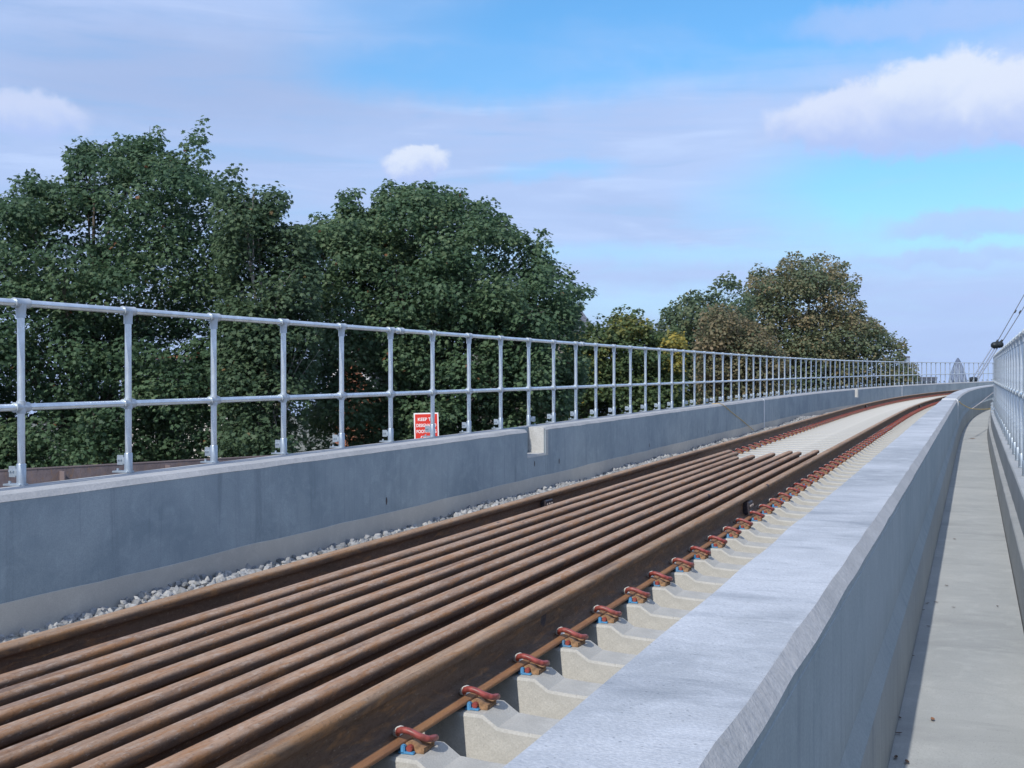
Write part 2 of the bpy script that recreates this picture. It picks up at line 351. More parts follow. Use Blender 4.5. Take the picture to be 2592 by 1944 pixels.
def brick(name, a, b_, mortar, scale=1.0):
    mt, t, b = new_mat(name)
    co = t.new('ShaderNodeTexCoord').outputs['Object']
    sp = t.new('ShaderNodeSeparateXYZ', {0: co}); v = t.comb(t.math('ADD', sp.outputs[0], sp.outputs[1]), sp.outputs[2])
    n = t.new('ShaderNodeTexBrick', {'Vector': v, 'Color1': a, 'Color2': b_, 'Mortar': mortar, 'Scale': 4.4*scale, 'Mortar Size': .02, 'Brick Width': .98, 'Row Height': .33})
    t.put(b.inputs['Base Color'], t.mix(t.ramp(t.noise(co, 2, 4), .3, .7, 0, .3), n.outputs[0], tuple(q*.6 for q in a))); b.inputs['Roughness'].default_value = .9
    return mt
M_BRICK = brick('orange_brick', (.36, .13, .06), (.29, .095, .05), (.33, .29, .24)); M_GBRICK = brick('grey_brick', (.28, .25, .23), (.22, .20, .19), (.33, .31, .29))
M_SLATE = plain('roof_slate', (.10, .105, .13), .7, 0, .3, 6); M_TILE = plain('ridge_tile', (.36, .13, .07), .8, 0, .2, 10)
M_CREAM = plain('cream_render', (.80, .77, .70), .8, 0, .06, 3); M_WINDOW = plain('window_glass', (.03, .04, .05), .35, 0, .1, 3)
M_BARK = plain('bark', (.10, .085, .07), .9, 0, .4, 8); M_PBARK = plain('pale_bark', (.36, .33, .31), .85, 0, .3, 8)
M_YELLOW = plain('yellow_cord', (.62, .40, .06), .7); M_ROPE = plain('pale_rope', (.50, .44, .40), .8)
M_BLACK = plain('black_fitting', (.012, .018, .022), .5, .2); M_CABLE = plain('dark_cable', (.05, .055, .07), .5, .5); M_SHEATH = plain('pale_sheath', (.24, .28, .37), .6)
M_GROUND = plain('ground_earth', (.13, .13, .10), .95, 0, .4, .05)
M_LEAFD = plain('dead_leaf', (.10, .06, .04), .8, 0, .4, 40); M_LEAFO = plain('orange_leaf', (.30, .15, .08), .8, 0, .3, 40)

# ------------------------------------------------------------------ ground, deck, track bed
g = MB()
rr = [0, 60, 150, 400, 1000, 2000, 3400]; NG = 48; gv = [(0, 0, -6.5)]
for r in rr[1:]:
    for k in range(NG): a = 2*math.pi*k/NG; gv.append((r*math.cos(a), r*math.sin(a), -6.5-.032*max(0, min(r, 4000)-220)))
gf = [[0, 1+k, 1+(k+1) % NG] for k in range(NG)]
for i in range(len(rr)-2):
    for k in range(NG): a = 1+i*NG; gf.append([a+k, a+NG+k, a+NG+(k+1) % NG, a+(k+1) % NG])
g.add(gv, gf); tag(g.build('ground', M_GROUND), kind='structure')
tag(MB().sweep([(-2.86, -.72), (3.0, -.72), (3.0, -1.6), (-2.86, -1.6)], -6, 120, 1).build('viaduct_deck', M_SLAB), kind='structure')
tag(MB().sweep([(-1.36, -.40), (1.748, -.40), (1.748, -.715), (-1.50, -.715)], -6, 110, 1).build('track_slab', M_SLAB), kind='structure')
wj = MB()
for a, b in ((-6, 26.98), (27.04, 100)): wj.sweep([(2.108, -.59), (2.69, -.59), (2.69, -.715), (2.108, -.715)], a, b, .5)
tag(wj.build('walkway', M_WALK), kind='structure')

# ------------------------------------------------------------------ parapets and walls
def nz(seed):
    r = np.random.default_rng(seed); ph = r.uniform(0, 6.28, 24); fr = r.uniform(.5, 9, 24)
    return lambda s: float(np.mean(np.sin(fr*s+ph)))*2.2
na, nb, nc, nd = nz(1), nz(2), nz(3), nz(4)
def left_wall(s0, s1, notches, label, seal_end):
    w = empty('concrete_wall', F(s0, -2.98, -.6), 0); inv = Matrix.Translation(w.location).inverted()
    full = [(-2.785, .215), (-2.817, .247), (-3.175, .247), (-3.20, .222), (-3.20, -1.55), (-2.785, -1.55)]
    low = [(-2.785, -.105), (-2.80, -.088), (-3.02, -.088), (-3.02, .247), (-3.175, .247), (-3.20, .222), (-3.20, -1.55), (-2.785, -1.55)]
    j = lambda s, i: (.004*na(s*1.3), .006*nb(s)) if i == 0 else ((.008*nc(s*1.1), .003*na(s)) if i == 1 else (0, 0))
    b = MB(); a = s0; arris = MB()
    for (n0, n1) in notches+[(s1, None)]:
        b.sweep(full[:1]+full[1:], a, n0, .2 if a < 20 else .5, j)
        if n1 is None: break
        b.sweep(low, n0+.002, n1-.002, .2); a = n1
    o = b.build('wall_body', M_WALL, w); o.matrix_local = inv
    # weathered chamfer and coping
    a = s0; c = MB()
    for (n0, n1) in notches+[(s1, None)]:
        c.sweep([(-2.782, .213), (-2.816, .2505), (-3.176, .2505), (-3.17, .246), (-2.82, .244), (-2.786, .211)], a, n0, .2 if a < 20 else .5, j)
        a = n1
    o = c.build('wall_coping', M_ARRIS, w); o.matrix_local = inv
    for (n0, n1) in notches:      # far face and floor of the notch, sunlight put into a paler colour
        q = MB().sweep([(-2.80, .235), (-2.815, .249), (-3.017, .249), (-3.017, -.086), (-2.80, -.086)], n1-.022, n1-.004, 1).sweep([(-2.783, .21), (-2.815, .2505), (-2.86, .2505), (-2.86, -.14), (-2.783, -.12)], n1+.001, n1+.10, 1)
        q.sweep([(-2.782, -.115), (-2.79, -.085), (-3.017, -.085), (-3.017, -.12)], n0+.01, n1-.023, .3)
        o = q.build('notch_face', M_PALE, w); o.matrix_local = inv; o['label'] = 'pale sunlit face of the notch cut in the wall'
    k = MB(); jk = lambda s, i: (0, .012*nd(s*.6)+.004*nb(s*2)) if i == 1 else (0, 0)
    k.sweep([(-2.784, -1.4), (-2.784, -.375), (-2.780, -.378), (-2.780, -1.4)], s0, s1, .25, lambda s, i: (0, .012*nd(s*.6)+.004*nb(s*2)) if i in (1, 2) else (0, 0))
    o = k.build('wall_kicker', M_KICK, w); o.matrix_local = inv; o['label'] = 'paler brownish strip along the foot of the wall'
    if seal_end:
        q = MB().sweep([(-2.783, -.55), (-2.783, .214), (-2.817, .251), (-3.15, .251), (-3.15, .253), (-2.815, .253), (-2.778, .215), (-2.778, -.55)], s1-.012, s1+.075, .06)
        o = q.build('joint_sealant', M_SEAL, w); o.matrix_local = inv
    return tag(w, label, 'wall', 'left concrete parapet sections')
W1 = left_wall(-6, 30.5, [(13.32, 13.98)], 'nearest grey concrete wall on the left with a pale notch beside the stacked rails', True)
W2 = left_wall(30.56, 58.0, [(47.74, 48.42)], 'middle length of left concrete wall with a small pale notch before the bend', True)
W3 = left_wall(58.06, 112, [], 'far curving end of left concrete wall in front of the skyline', False)
# cast-in holes in the left wall face
for s, h in ((9.62, -.263), (13.58, -.20), (14.51, -.235), (19.14, -.297), (23.84, -.294)):
    p = F(s, -2.7835, h); q = MB(); q.lathe([(.0, 0), (.020, 0), (.016, .001), (.012, .0015)], 12)
    o = q.build('tie_hole', M_CLAMP, W1); th = head(s)
    o.matrix_local = Matrix.Translation(-W1.location) @ Matrix.Translation(p) @ Matrix.Rotation(-th, 4, 'Z') @ Matrix.Rotation(rad(90), 4, 'Y') @ Matrix.Diagonal((1.9, .8, 1, 1))
def right_parapet(s0, s1, label, seal):
    w = empty('concrete_parapet', F(s0, 1.9, -.6), 0); inv = Matrix.Translation(w.location).inverted()
    prof = [(1.755, .340), (1.768, .356), (2.047, .356), (2.076, .322), (2.074, .295), (2.074, -.14), (2.088, -.185), (2.104, -.215), (2.106, -.60), (2.106, -1.55), (1.755, -1.55)]
    j = lambda s, i: {0: (.004*na(s*1.2), .003*nb(s)), 1: (.006*nb(s), 0), 2: (.0055*nc(s*1.6)+.002*na(s*5), .002*nb(s)), 3: (.002*na(s), .005*nd(s*1.3)+.002*nb(s*5))}.get(i, (0, 0))
    b = MB().sweep(prof, s0, s1, .12 if s0 < 20 else .4, j)
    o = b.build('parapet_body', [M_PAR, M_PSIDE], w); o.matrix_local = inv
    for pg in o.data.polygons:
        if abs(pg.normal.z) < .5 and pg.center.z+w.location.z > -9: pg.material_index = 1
    c = MB().sweep([(2.046, .3585), (2.0785, .321), (2.075, .318), (2.044, .354)], s0, s1, .12 if s0 < 20 else .4, lambda s, i: (.0055*nc(s*1.6)+.002*na(s*5), .002*nb(s)) if i in (0, 3) else (.002*na(s), .005*nd(s*1.3)+.002*nb(s*5)))
    o = c.build('chamfered_edge', M_ARRIS, w, 20); o.matrix_local = inv; o['label'] = 'rough pale chamfered edge of the parapet'
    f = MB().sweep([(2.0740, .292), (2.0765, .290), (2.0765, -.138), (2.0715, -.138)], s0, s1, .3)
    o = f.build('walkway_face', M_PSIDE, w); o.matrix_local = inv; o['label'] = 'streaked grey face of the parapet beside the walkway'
    f = MB().sweep([(2.0745, -.139), (2.0765, -.140), (2.0905, -.184), (2.1085, -.2175), (2.103, -.222), (2.085, -.188)], s0, s1, .3)  # sloping ledge in the same concrete as the parapet side
    o = f.build('ledge', M_PSIDE, w); o.matrix_local = inv; o['label'] = 'sloping ledge along the parapet face'
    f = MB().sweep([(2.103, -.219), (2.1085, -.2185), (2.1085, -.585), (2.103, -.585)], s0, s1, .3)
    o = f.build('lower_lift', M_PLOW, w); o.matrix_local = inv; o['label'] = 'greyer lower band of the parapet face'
    if seal:
        q = MB().sweep([(1.752, .24), (1.752, .345), (1.768, .372), (2.05, .372), (2.092, .33), (2.089, -.55), (2.080, -.55), (2.080, .32), (2.046, .357), (1.77, .357), (1.757, .34), (1.757, .24)], s1-.005, s1+.055, .06)
        o = q.build('joint_sealant', M_SEAL, w); o.matrix_local = inv; o['label'] = 'white sealant band over the parapet joint'
    return tag(w, label, 'parapet', 'right concrete parapet sections')
right_parapet(-6, 26.6, 'broad pale concrete parapet in the right foreground beside the walkway', True)
right_parapet(26.66, 112, 'farther concrete parapet curving right beyond the white sealant band', False)
def right_wall():
    w = empty('kerbed_wall', F(-4, 2.9, -.6), 0); inv = Matrix.Translation(w.location).inverted()
    o = MB().sweep([(2.691, -.70), (2.712, -.312), (2.720, -.304), (2.782, -.303), (2.782, -.70)], -6, 112, .3, lambda s, i: (.003*na(s), 0) if i in (1, 2) else (0, 0)).build('kerb', M_KERB, w); o.matrix_local = inv
    o = MB().sweep([(2.772, -.70), (2.766, -.014), (2.776, -.003), (3.13, -.003), (3.145, -.015), (3.145, -1.55), (2.776, -1.55)], -6, 112, .3, lambda s, i: (.003*nb(s), 0) if i in (1, 2) else (0, 0)).build('wall_body', M_KERB, w); o.matrix_local = inv
    tag(w, 'low concrete wall with a stepped kerb along the right of the walkway', 'wall')
right_wall()

# ------------------------------------------------------------------ ballast: loose stones nobody could count
def ballast():
    V, Fc, T, nv = [], [], [], 0
    var = []
    for k in range(14):
        bm = bmesh.new(); bmesh.ops.create_icosphere(bm, subdivisions=1, radius=1)
        vs = np.array([v.co[:] for v in bm.verts]); fs = np.array([[v.index for v in f.verts] for f in bm.faces]); bm.free()
        vs = vs*RNG.uniform(.62, 1.15, (len(vs), 1))*np.array([1, RNG.uniform(.6, 1), RNG.uniform(.5, .9)]); var.append((vs, fs))
    lst = []
    for s0, s1, o0, o1, n, lo, hi in ((2, 20, -2.775, -2.30, 4600, .020, .050), (20, 58, -2.775, -2.35, 6500, .022, .042), (2, 20, -2.3, -1.42, 5000, .022, .042), (20, 50, -2.35, -1.42, 3800, .03, .05)):
        s = RNG.uniform(s0, s1, n); o = RNG.uniform(o0, o1, n); r = RNG.uniform(lo, hi, n)
        lst.append(np.stack([s, o, r], 1))
    A = np.concatenate(lst)
    for i, (s, o, r) in enumerate(A):
        vs, fs = var[i % 14]
        q = RNG.normal(size=4); q /= np.linalg.norm(q); w, x, y, z = q
        R = np.array([[1-2*(y*y+z*z), 2*(x*y-z*w), 2*(x*z+y*w)], [2*(x*y+z*w), 1-2*(x*x+z*z), 2*(y*z-x*w)], [2*(x*z-y*w), 2*(y*z+x*w), 1-2*(x*x+y*y)]])
        lump = .03*math.sin(s*1.7)*math.sin(s*.63+1) + (.055*math.exp(-((s-36.5)/2.5)**2) if s > 30 else 0)
        sup = .022 if s > 33 else 0.0
        h = -.562+.02*(o < -2.5)*0+.05*max(0, o+2.3)+lump+sup+RNG.uniform(-.035, .02)
        if s > 42: h -= .004*(s-42)
        V.append(vs@R.T*r+F(s, o, h)); Fc.append(fs+nv); nv += len(vs); T.append(np.full(len(vs), RNG.uniform(0, 1)))
    V = np.concatenate(V); Fc = np.concatenate(Fc); T = np.concatenate(T)
    me = D.meshes.new('ballast'); me.from_pydata(V.tolist(), [], Fc.tolist()); me.materials.append(M_STONE)
    a = me.attributes.new('tone', 'FLOAT', 'POINT'); a.data.foreach_set('value', T.astype(np.float32))
    tag(link(D.objects.new('ballast', me)), 'pale crushed stone ballast between the left wall and the rail', 'ballast', kind='stuff')
    tag(MB().sweep([(-2.79, -.575), (-1.36, -.53), (-1.36, -.714), (-2.79, -.714)], -6, 110, 1).build('ballast_bed', M_SLAB), kind='structure')
ballast()

# ------------------------------------------------------------------ rails
def rail_mesh(center, s0, s1, ds=.5, dh=0.0, lat=None):
    n = len(PROF); prof = [(center+a, b+dh) for a, b in PROF]
    return MB().sweep(prof, s0, s1, ds, lat=lat)
# texture coordinate v = arc round the section: head runs first, so the head mask sits on the first 0.1 m
def running_rail(center, label, joints, side):
    r = empty('running_rail', F(-3, center, -.17)); inv = Matrix.Translation(r.location).inverted()
    o = rail_mesh(center, -6, 110).build('rail_body', M_RAIL, r, 40); o.matrix_local = inv
    for s in joints:
        for sg in (-1, 1):
            j = MB(); jl = .16
            pr = [(center+sg*.0095, -.052), (center+sg*.050, -.047), (center+sg*.056, -.055), (center+sg*.056, -.095), (center+sg*.066, -.142), (center+sg*.03, -.146), (center+sg*.012, -.135)]
            j.sweep(pr, s-jl/2, s+jl/2, .2)
            o = j.build('joint_clamp', M_CLAMP, r, 30); o.matrix_local = inv
            for k in (-.05, 0, .05):
                p = F(s+k, center+sg*.068, -.082); q = F(s+k, center+sg*.05, -.082)
                b2 = MB().tube([q, p], .013, 6).build('bolt', M_BOLT, o); b2.matrix_local = Matrix.Identity(4)
    return tag(r, label, 'rail', 'running rails of the track')
running_rail(-.7525, 'left running rail of the curving track, rusty brown beside the ballast', [8.45, 35.8], 1)
running_rail(.7525, 'right running rail of the track, rusty brown beside the row of red clips', [8.9, 36.2], 1)
ends = [14.41, 14.0, 13.34, 13.57, 14.12, 14.46, 14.30, 14.78]
LBL = ['loose rusty rail lying nearest the left running rail', 'loose rail second from the left running rail, its end by the first red clips', 'loose rail third from the left running rail, shortest at its far end',
       'loose brown rail fourth from the left running rail', 'loose rail fifth from the left running rail, streaked with orange rust', 'loose rail sixth from the left running rail, marked with dark blue spots',
       'loose rail seventh from the left running rail, next but one to the right running rail', 'loose rail nearest the right running rail, reaching farthest of the stack']
for i in range(8):
    o0 = -.492+i*.1485; o1 = -.455+i*.1470
    lat = lambda s, a=o0, b=o1: a+(b-a)*np.clip((s-2)/12.5, -.4, 1)+.006*math.sin(s*.45+i*1.7)+(.0, .006, -.005, .002, -.006, .005, -.003, 0)[i]
    o = rail_mesh(0, -3, ends[i], .5, -.022+(.0, .004, -.002, .003, -.003, .002, .005, .0)[i], lat).build('loose_rail', M_LOOSE, None, 40)
    tag(o, LBL[i], 'rail', 'loose rails laid between the running rails')

# ------------------------------------------------------------------ sleepers with their rail clips
SQ, S0 = .4825, 2.985
def sleeper_mesh():
    # height profile across the track, half section; +o is to the right; origin on the centre line at the track's level
    pr = [(-1.28, -.240), (-1.05, -.234), (-.955, -.228), (-.900, -.192), (-.60, -.190), (-.52, -.196), (.52, -.196), (.60, -.190), (.900, -.192), (.955, -.228), (1.05, -.234), (1.28, -.240)]
    b = MB(); vs, fs, uv = [], [], []
    secs = [(-.108, -.40), (-.099, -.010), (-.092, 0), (.092, 0), (.099, -.010), (.108, -.40)]
    n = len(secs)
    for o, h in pr:
        for y, dz in secs: vs.append((o, y, -.40 if dz < -.3 else h+dz))
    for i in range(len(pr)-1):
        for k in range(n-1):
            fs.append([i*n+k, (i+1)*n+k, (i+1)*n+k+1, i*n+k+1]); a = lambda i, k: (pr[i][0], secs[k][0]*1.0+secs[k][1])
            uv.append([a(i, k), a(i+1, k), a(i+1, k+1), a(i, k+1)])
    fs.append(list(range(n))); uv.append([(0, 0)]*n); fs.append([(len(pr)-1)*n+k for k in range(n)]); uv.append([(0, 0)]*n)
    return b.add(vs, fs, uv).mesh('sleeper_body', M_SLEEP, 25)
def arcpts(pts, k=6):       # smooth curve through points
    P = [Vector(p) for p in pts]; out = []
    for i in range(len(P)-1):
        p0, p1, p2, p3 = P[max(i-1, 0)], P[i], P[i+1], P[min(i+2, len(P)-1)]
        for j in range(k):
            t = j/k; out.append(.5*((2*p1)+(p2-p0)*t+(2*p0-5*p1+4*p2-p3)*t*t+(-p0+3*p1-3*p2+p3)*t**3))
    out.append(P[-1]); return out
# clip in local axes: x outward from the rail, y along the track, z up; origin at the foot's edge on the sleeper top
CL = [(.030, -.062, .018), (.030, .02, .018), (.034, .044, .018), (.060, .050, .020), (.082, .034, .030), (.090, .004, .040), (.086, -.030, .046), (.062, -.050, .058), (.026, -.054, .072), (-.008, -.048, .070), (-.030, -.022, .050)]
TOE = [(-.030, -.022, .046), (-.034, .0, .036), (-.028, .030, .030)]
def clip_meshes():
    pts = arcpts(CL, 5)
    a = MB().tube(pts, .0112, 8).mesh('rail_clip', M_CLIPRED, 60)
    e = MB().tube(arcpts([(.085, -.03, .046), (.094, -.036, .044)], 3), .0125, 8)
    t = MB().tube(arcpts([(-.004, -.044, .072), (-.026, -.030, .060), (-.036, -.010, .040), (-.030, .030, .030)], 4), .0130, 8).mesh('clip_toe', M_TOE, 60)
    ins = MB().box((-.014, -.008, .016), (.030, .084, .022), None, 0, .003).box((.008, -.056, .012), (.016, .022, .030), None, 0, .003).box((.020, -.058, .004), (.055, .018, .008), None, 0, .002).mesh('insulator', M_BLUE)
    sh = MB(); prof = [(.0, .0), (.0, .014), (.012, .030), (.026, .036), (.042, .034), (.056, .022), (.074, .018), (.074, .0)]
    for y0, y1 in ((-.045, -.012), (.012, .045)):
        n = len(prof); vs = [(x, y0, z) for x, z in prof]+[(x, y1, z) for x, z in prof]
        sh.add(vs, [list(range(n))[::-1], [n+k for k in range(n)]]+[[k, (k+1) % n, n+(k+1) % n, n+k] for k in range(n)])
    sh.box((.045, 0, .006), (.06, .07, .012), None, 0, .002)
    shm = sh.mesh('clip_shoulder', M_SHOULD)
    # one mesh for clips far away
    far = MB().tube(pts[::2], .011, 6, True, 0).box((-.004, -.03, .014), (.036, .05, .022), None, 1).box((.036, 0, .014), (.06, .08, .026), None, 2).mesh('rail_clip', [M_CLIPRED, M_BLUE, M_SHOULD], 60)
    return a, t, ins, shm, far
SLM = sleeper_mesh(); CA, CT, CI, CS, CF = clip_meshes()
def add_clip(par, x, sgn, near):
    M = Matrix.Translation((x, 0, -.191)) @ (Matrix.Rotation(math.pi, 4, 'Z') @ Matrix.Diagonal((1, -1, 1, 1)) if sgn < 0 else Matrix.Identity(4))
    M = M @ Matrix.Scale(.93, 4) @ Matrix.Rotation(random.uniform(-.09, .09), 4, 'Z') @ Matrix.Translation((random.uniform(-.004, .004), random.uniform(-.006, .006), 0))
    c = inst('rail_clip', CA if near else CF, par, M)
    if near:
        inst('insulator', CI, c); inst('clip_shoulder', CS, c); inst('clip_toe', CT, c)
    return c
def sleeper(k):
    s = S0+k*SQ+.1
    e = empty('concrete_sleeper', F(s, 0, 0), -head(s)); inst('sleeper_body', SLM, e)
    near = s < 24
    add_clip(e, .7525+.073, 1, near); add_clip(e, -.7525+.073, 1, near and s > 13.5)
    if s < 15: pass
    elif s < 40: add_clip(e, .7525-.073, -1, False)
    if s < 40: add_clip(e, -.7525-.073, -1, False)
    if s < 14.9: tag(e, 'concrete sleeper with red rail clips underneath the stacked loose rails', 'sleeper', 'sleepers under the stacked loose rails')
    else: tag(e, 'bare concrete sleeper of the open track beyond the ends of the loose rails', 'sleeper', 'sleepers of the open track beyond the loose rails')
for k in range(-3, 150): sleeper(k)

# ------------------------------------------------------------------ tubular handrails
RT = .0230
def ring_tube(b, p, q, r, lip):
    d = (Vector(q)-Vector(p)); L = d.length; t = d/L; P = Vector(p)
    b.tube([P, P+t*lip, P+t*(lip+.003), P+t*(L-lip-.003), P+t*(L-lip), P+t*L], [r*1.07, r*1.07, r, r, r*1.07, r*1.07], 16)
def post_parts(ht, hm):
    post = MB().tube([(0, 0, .0), (0, 0, .3), (0, 0, ht*.6), (0, 0, ht-.02)], RT, 16).mesh('post', M_TUBE, 40)
    tee = MB(); ring_tube(tee, (0, -.060, ht), (0, .060, ht), .0305, .007); tee.tube([(0, 0, ht-.005), (0, 0, ht-.050), (0, 0, ht-.086), (0, 0, ht-.093)], [.036, .0305, .0298, .0315], 16)
    tee = tee.mesh('tee_fitting', M_FIT, 40)
    cr = MB(); ring_tube(cr, (0, -.058, hm), (0, .058, hm), .0300, .007); cr.tube([(0, 0, hm-.040), (0, 0, hm+.040)], .0292, 16)
    cr = cr.mesh('cross_fitting', M_FIT, 40)
    br = MB().tube([(0, 0, 0), (0, 0, .012), (0, 0, .013), (0, 0, .135), (0, 0, .14)], [.032, .032, .0292, .0292, .027], 16)
    br.box((-.068, .0, .088), (.052, .008, .070), None, 0, .001).box((-.035, 0, .085), (.03, .016, .045)).box((-.045, 0, .006), (.13, .08, .012), None, 0, .002)
    for x, z in ((-.080, .092), (-.060, .092)): br.tube([(x, -.016, z), (x, .016, z)], .008, 6)
    br.tube([(-.09, 0, .01), (-.09, 0, .028)], .009, 6)
    br = br.mesh('base_bracket', M_BRKT, 30)
    return post, tee, cr, br
def handrail(o, hb, ht, hm, s_first, step, s_end, label, couplings):
    e = empty('handrail_fence', F(s_first, o, hb)); inv = Matrix.Translation(e.location).inverted()
    ss = np.arange(s_first-9*step, s_end, .5)
    r = MB().tube([F(s, o, ht) for s in ss], RT, 14).build('top_rail', M_TUBE, e, 60); r.matrix_local = inv
    r = MB().tube([F(s, o, hm) for s in ss], RT, 14).build('mid_rail', M_TUBE, e, 60); r.matrix_local = inv
    pm = post_parts(ht-hb, hm-hb); n = 0; inner = o > 0
    # spacing measured along the fence line itself
    fine = np.arange(s_first-10*step, s_end, .05); P = np.array([F(s, o, 0) for s in fine]); al = np.concatenate([[0], np.cumsum(np.linalg.norm(np.diff(P, axis=0), axis=1))]); al -= np.interp(s_first, fine, al)
    k = -9
    while True:
        if k*step > al[-1] or n >= 100: break
        s = float(np.interp(k*step, al, fine)); k += 1; n += 1
        M = inv @ Matrix.Translation(F(s, o, hb)) @ Matrix.Rotation(-head(s), 4, 'Z')
        p = inst('post', pm[0], e, M); inst('tee_fitting', pm[1], p); inst('cross_fitting', pm[2], p)
        fl = random.random() < .13
        inst('base_bracket', pm[3], p, Matrix.Rotation((math.pi if fl != inner else 0)+random.uniform(-.25, .25), 4, 'Z') @ Matrix.Translation((0, 0, random.choice((0, 0, 0, .004)))))
    for s in couplings:
        q = MB(); ring_tube(q, F(s-.05, o, ht), F(s+.05, o, ht), .0325, .008); q = q.build('rail_coupling', M_FIT, e, 40); q.matrix_local = inv
    return tag(e, label, 'handrail', 'galvanised tube handrails')
handrail(-3.16, .249, 1.403, .745, 5.489, .9831, 104, 'long galvanised handrail on the left concrete wall, trees behind it', [10.62, 16.6, 22.5])
handrail(2.858, -.002, 1.325, .73, 4.6, .9831, 100, 'galvanised handrail at the right edge beside the walkway', [])

# ------------------------------------------------------------------ small things
def cord(name, pts, r, mt, label, cat): return tag(MB().tube(arcpts(pts, 6), r, 6).build(name, mt, None, 60), label, cat)
cord('yellow_cord', [F(25.2, -3.0, .262), F(25.25, -2.80, .255), F(26.3, -2.772, .03), F(27.6, -2.772, -.22), F(28.8, -2.74, -.50)], .006, M_YELLOW, 'thin yellow cord hanging down the left concrete wall', 'cord')
cord('orange_strap', [F(26.9, 2.115, .30), F(27.3, 2.16, .235), F(28.4, 2.33, .11), F(29.8, 2.55, .05), F(31.2, 2.80, .02)], .0075, M_YELLOW, 'orange cord sagging from the parapet joint across the walkway', 'cord')
cord('pale_rope', [F(28.6, 2.36, .10), F(30.5, 2.5, .16), F(33, 2.66, .25), F(36, 2.81, .34)], .009, M_ROPE, 'pale rope running up to the right handrail above the orange cord', 'rope')
def litter():
    sp = []
    for u, v, o in ((2268, 1918, 1), (2275, 1857, 0), (2278, 1818, 0), (2301, 1672, 0), (2308, 1660, 0), (2350, 1586, 0), (2347, 1528, 0), (2370, 1525, 0), (2337, 1545, 0), (2361, 1822, 2), (2296, 1930, 0), (2414, 1538, 0), (2525, 1535, 0), (2522, 1256, 0), (2416, 1365, 0), (2396, 1483, 0)):  # the first leaf is a dark stand-in for a soft cast shadow
        # on the walkway: solve the ray with the plane
        d = AF+(u-1296)/FPX*AX-(v-972)/FPX*AU; zz = -.586
        for _ in range(4):
            k = (zz-CAMP[2])/d[2]; p = CAMP+d*k; zz = -.586+GRADE1*p[1]+GRADE2*p[1]**2
        sp.append((p, o))
    sp.append((F(28.27, 2.37, -.586), 3))
    for p, o in sp:
        L = RNG.uniform(.012, .022)*(1 if o < 2 else 1.15)*(4 if o == 3 else 1); a = RNG.uniform(0, 6.28)
        b = MB(); n = 7; vs = []
        for i in range(n):
            t = i/(n-1); w = L*.38*math.sin(math.pi*min(1, t*.98+.01))**.8+.0006; z = .002+L*.35*(t-.5)**2*2
            vs += [(L*(t-.5)*2, -w, z+.35*w), (L*(t-.5)*2, 0, z), (L*(t-.5)*2, w, z+.35*w)]
        fs = []
        for i in range(n-1):
            for k in (0, 1): fs.append([i*3+k, (i+1)*3+k, (i+1)*3+k+1, i*3+k+1])
        b.add(vs, fs); q = b.build('fallen_leaf', M_LEAFO if o >= 2 else M_LEAFD); q.location = p; q.rotation_euler = (0, 0, a)
        if o == 3: tag(q, 'large orange leaf lying on the walkway just past its cross joint', 'leaf', 'dead leaves on the walkway')
        elif o == 2: tag(q, 'reddish curled leaf out in the sunlit middle of the walkway', 'leaf', 'dead leaves on the walkway')
        else: tag(q, 'small dark dead leaf on the walkway', 'leaf', 'dead leaves on the walkway')
litter()

# sign behind the left wall
def sign():
    d = 17.5; w = 63/FPX*d; h = 1.32*w
    p = at(1080.5, 1045, d); e = empty('warning_sign', (p[0], p[1], p[2]-h)); yaw = YAW+rad(-4)
    e.rotation_euler = (0, rad(-1.5), yaw)
    pan = MB().box((0, 0, h/2), (w, .006, h), None, 0, .002).build('sign_panel', M_WHITE, e)
    MB().box((0, -.0045, h/2), (w*.90, .003, h*.925)).build('red_face', M_RED, pan)
    for i, tx in enumerate(('KEEP TO', 'DESIGNATED', 'FOOTPATHS', 'ONLY')):
        cu = D.curves.new('lettering', 'FONT'); cu.body = tx; cu.size = h*.135; cu.align_x = 'CENTER'; cu.extrude = .001; cu.offset = .0013
        to = D.objects.new('lettering', cu); C.objects.link(to); bpy.context.view_layer.update()
        me = D.meshes.new_from_object(to.evaluated_get(bpy.context.evaluated_depsgraph_get())); D.objects.remove(to)
        me.materials.clear(); me.materials.append(M_WHITE)
        mw = max(v.co.x for v in me.vertices)-min(v.co.x for v in me.vertices); k = min(1.0, w*.80/mw)
        o = D.objects.new('lettering', me); link(o, pan); o.rotation_euler = (rad(90), 0, 0); o.scale = (k, 1, 1); o.location = (0, -.0075, h*(.760-i*.185))
    MB().tube([(0, .03, -5.5), (0, .03, h*.95)], .025, 8).build('sign_post', M_FIT, e)
    tag(e, 'red and white KEEP TO DESIGNATED FOOTPATHS ONLY sign behind the handrail', 'sign')
sign()

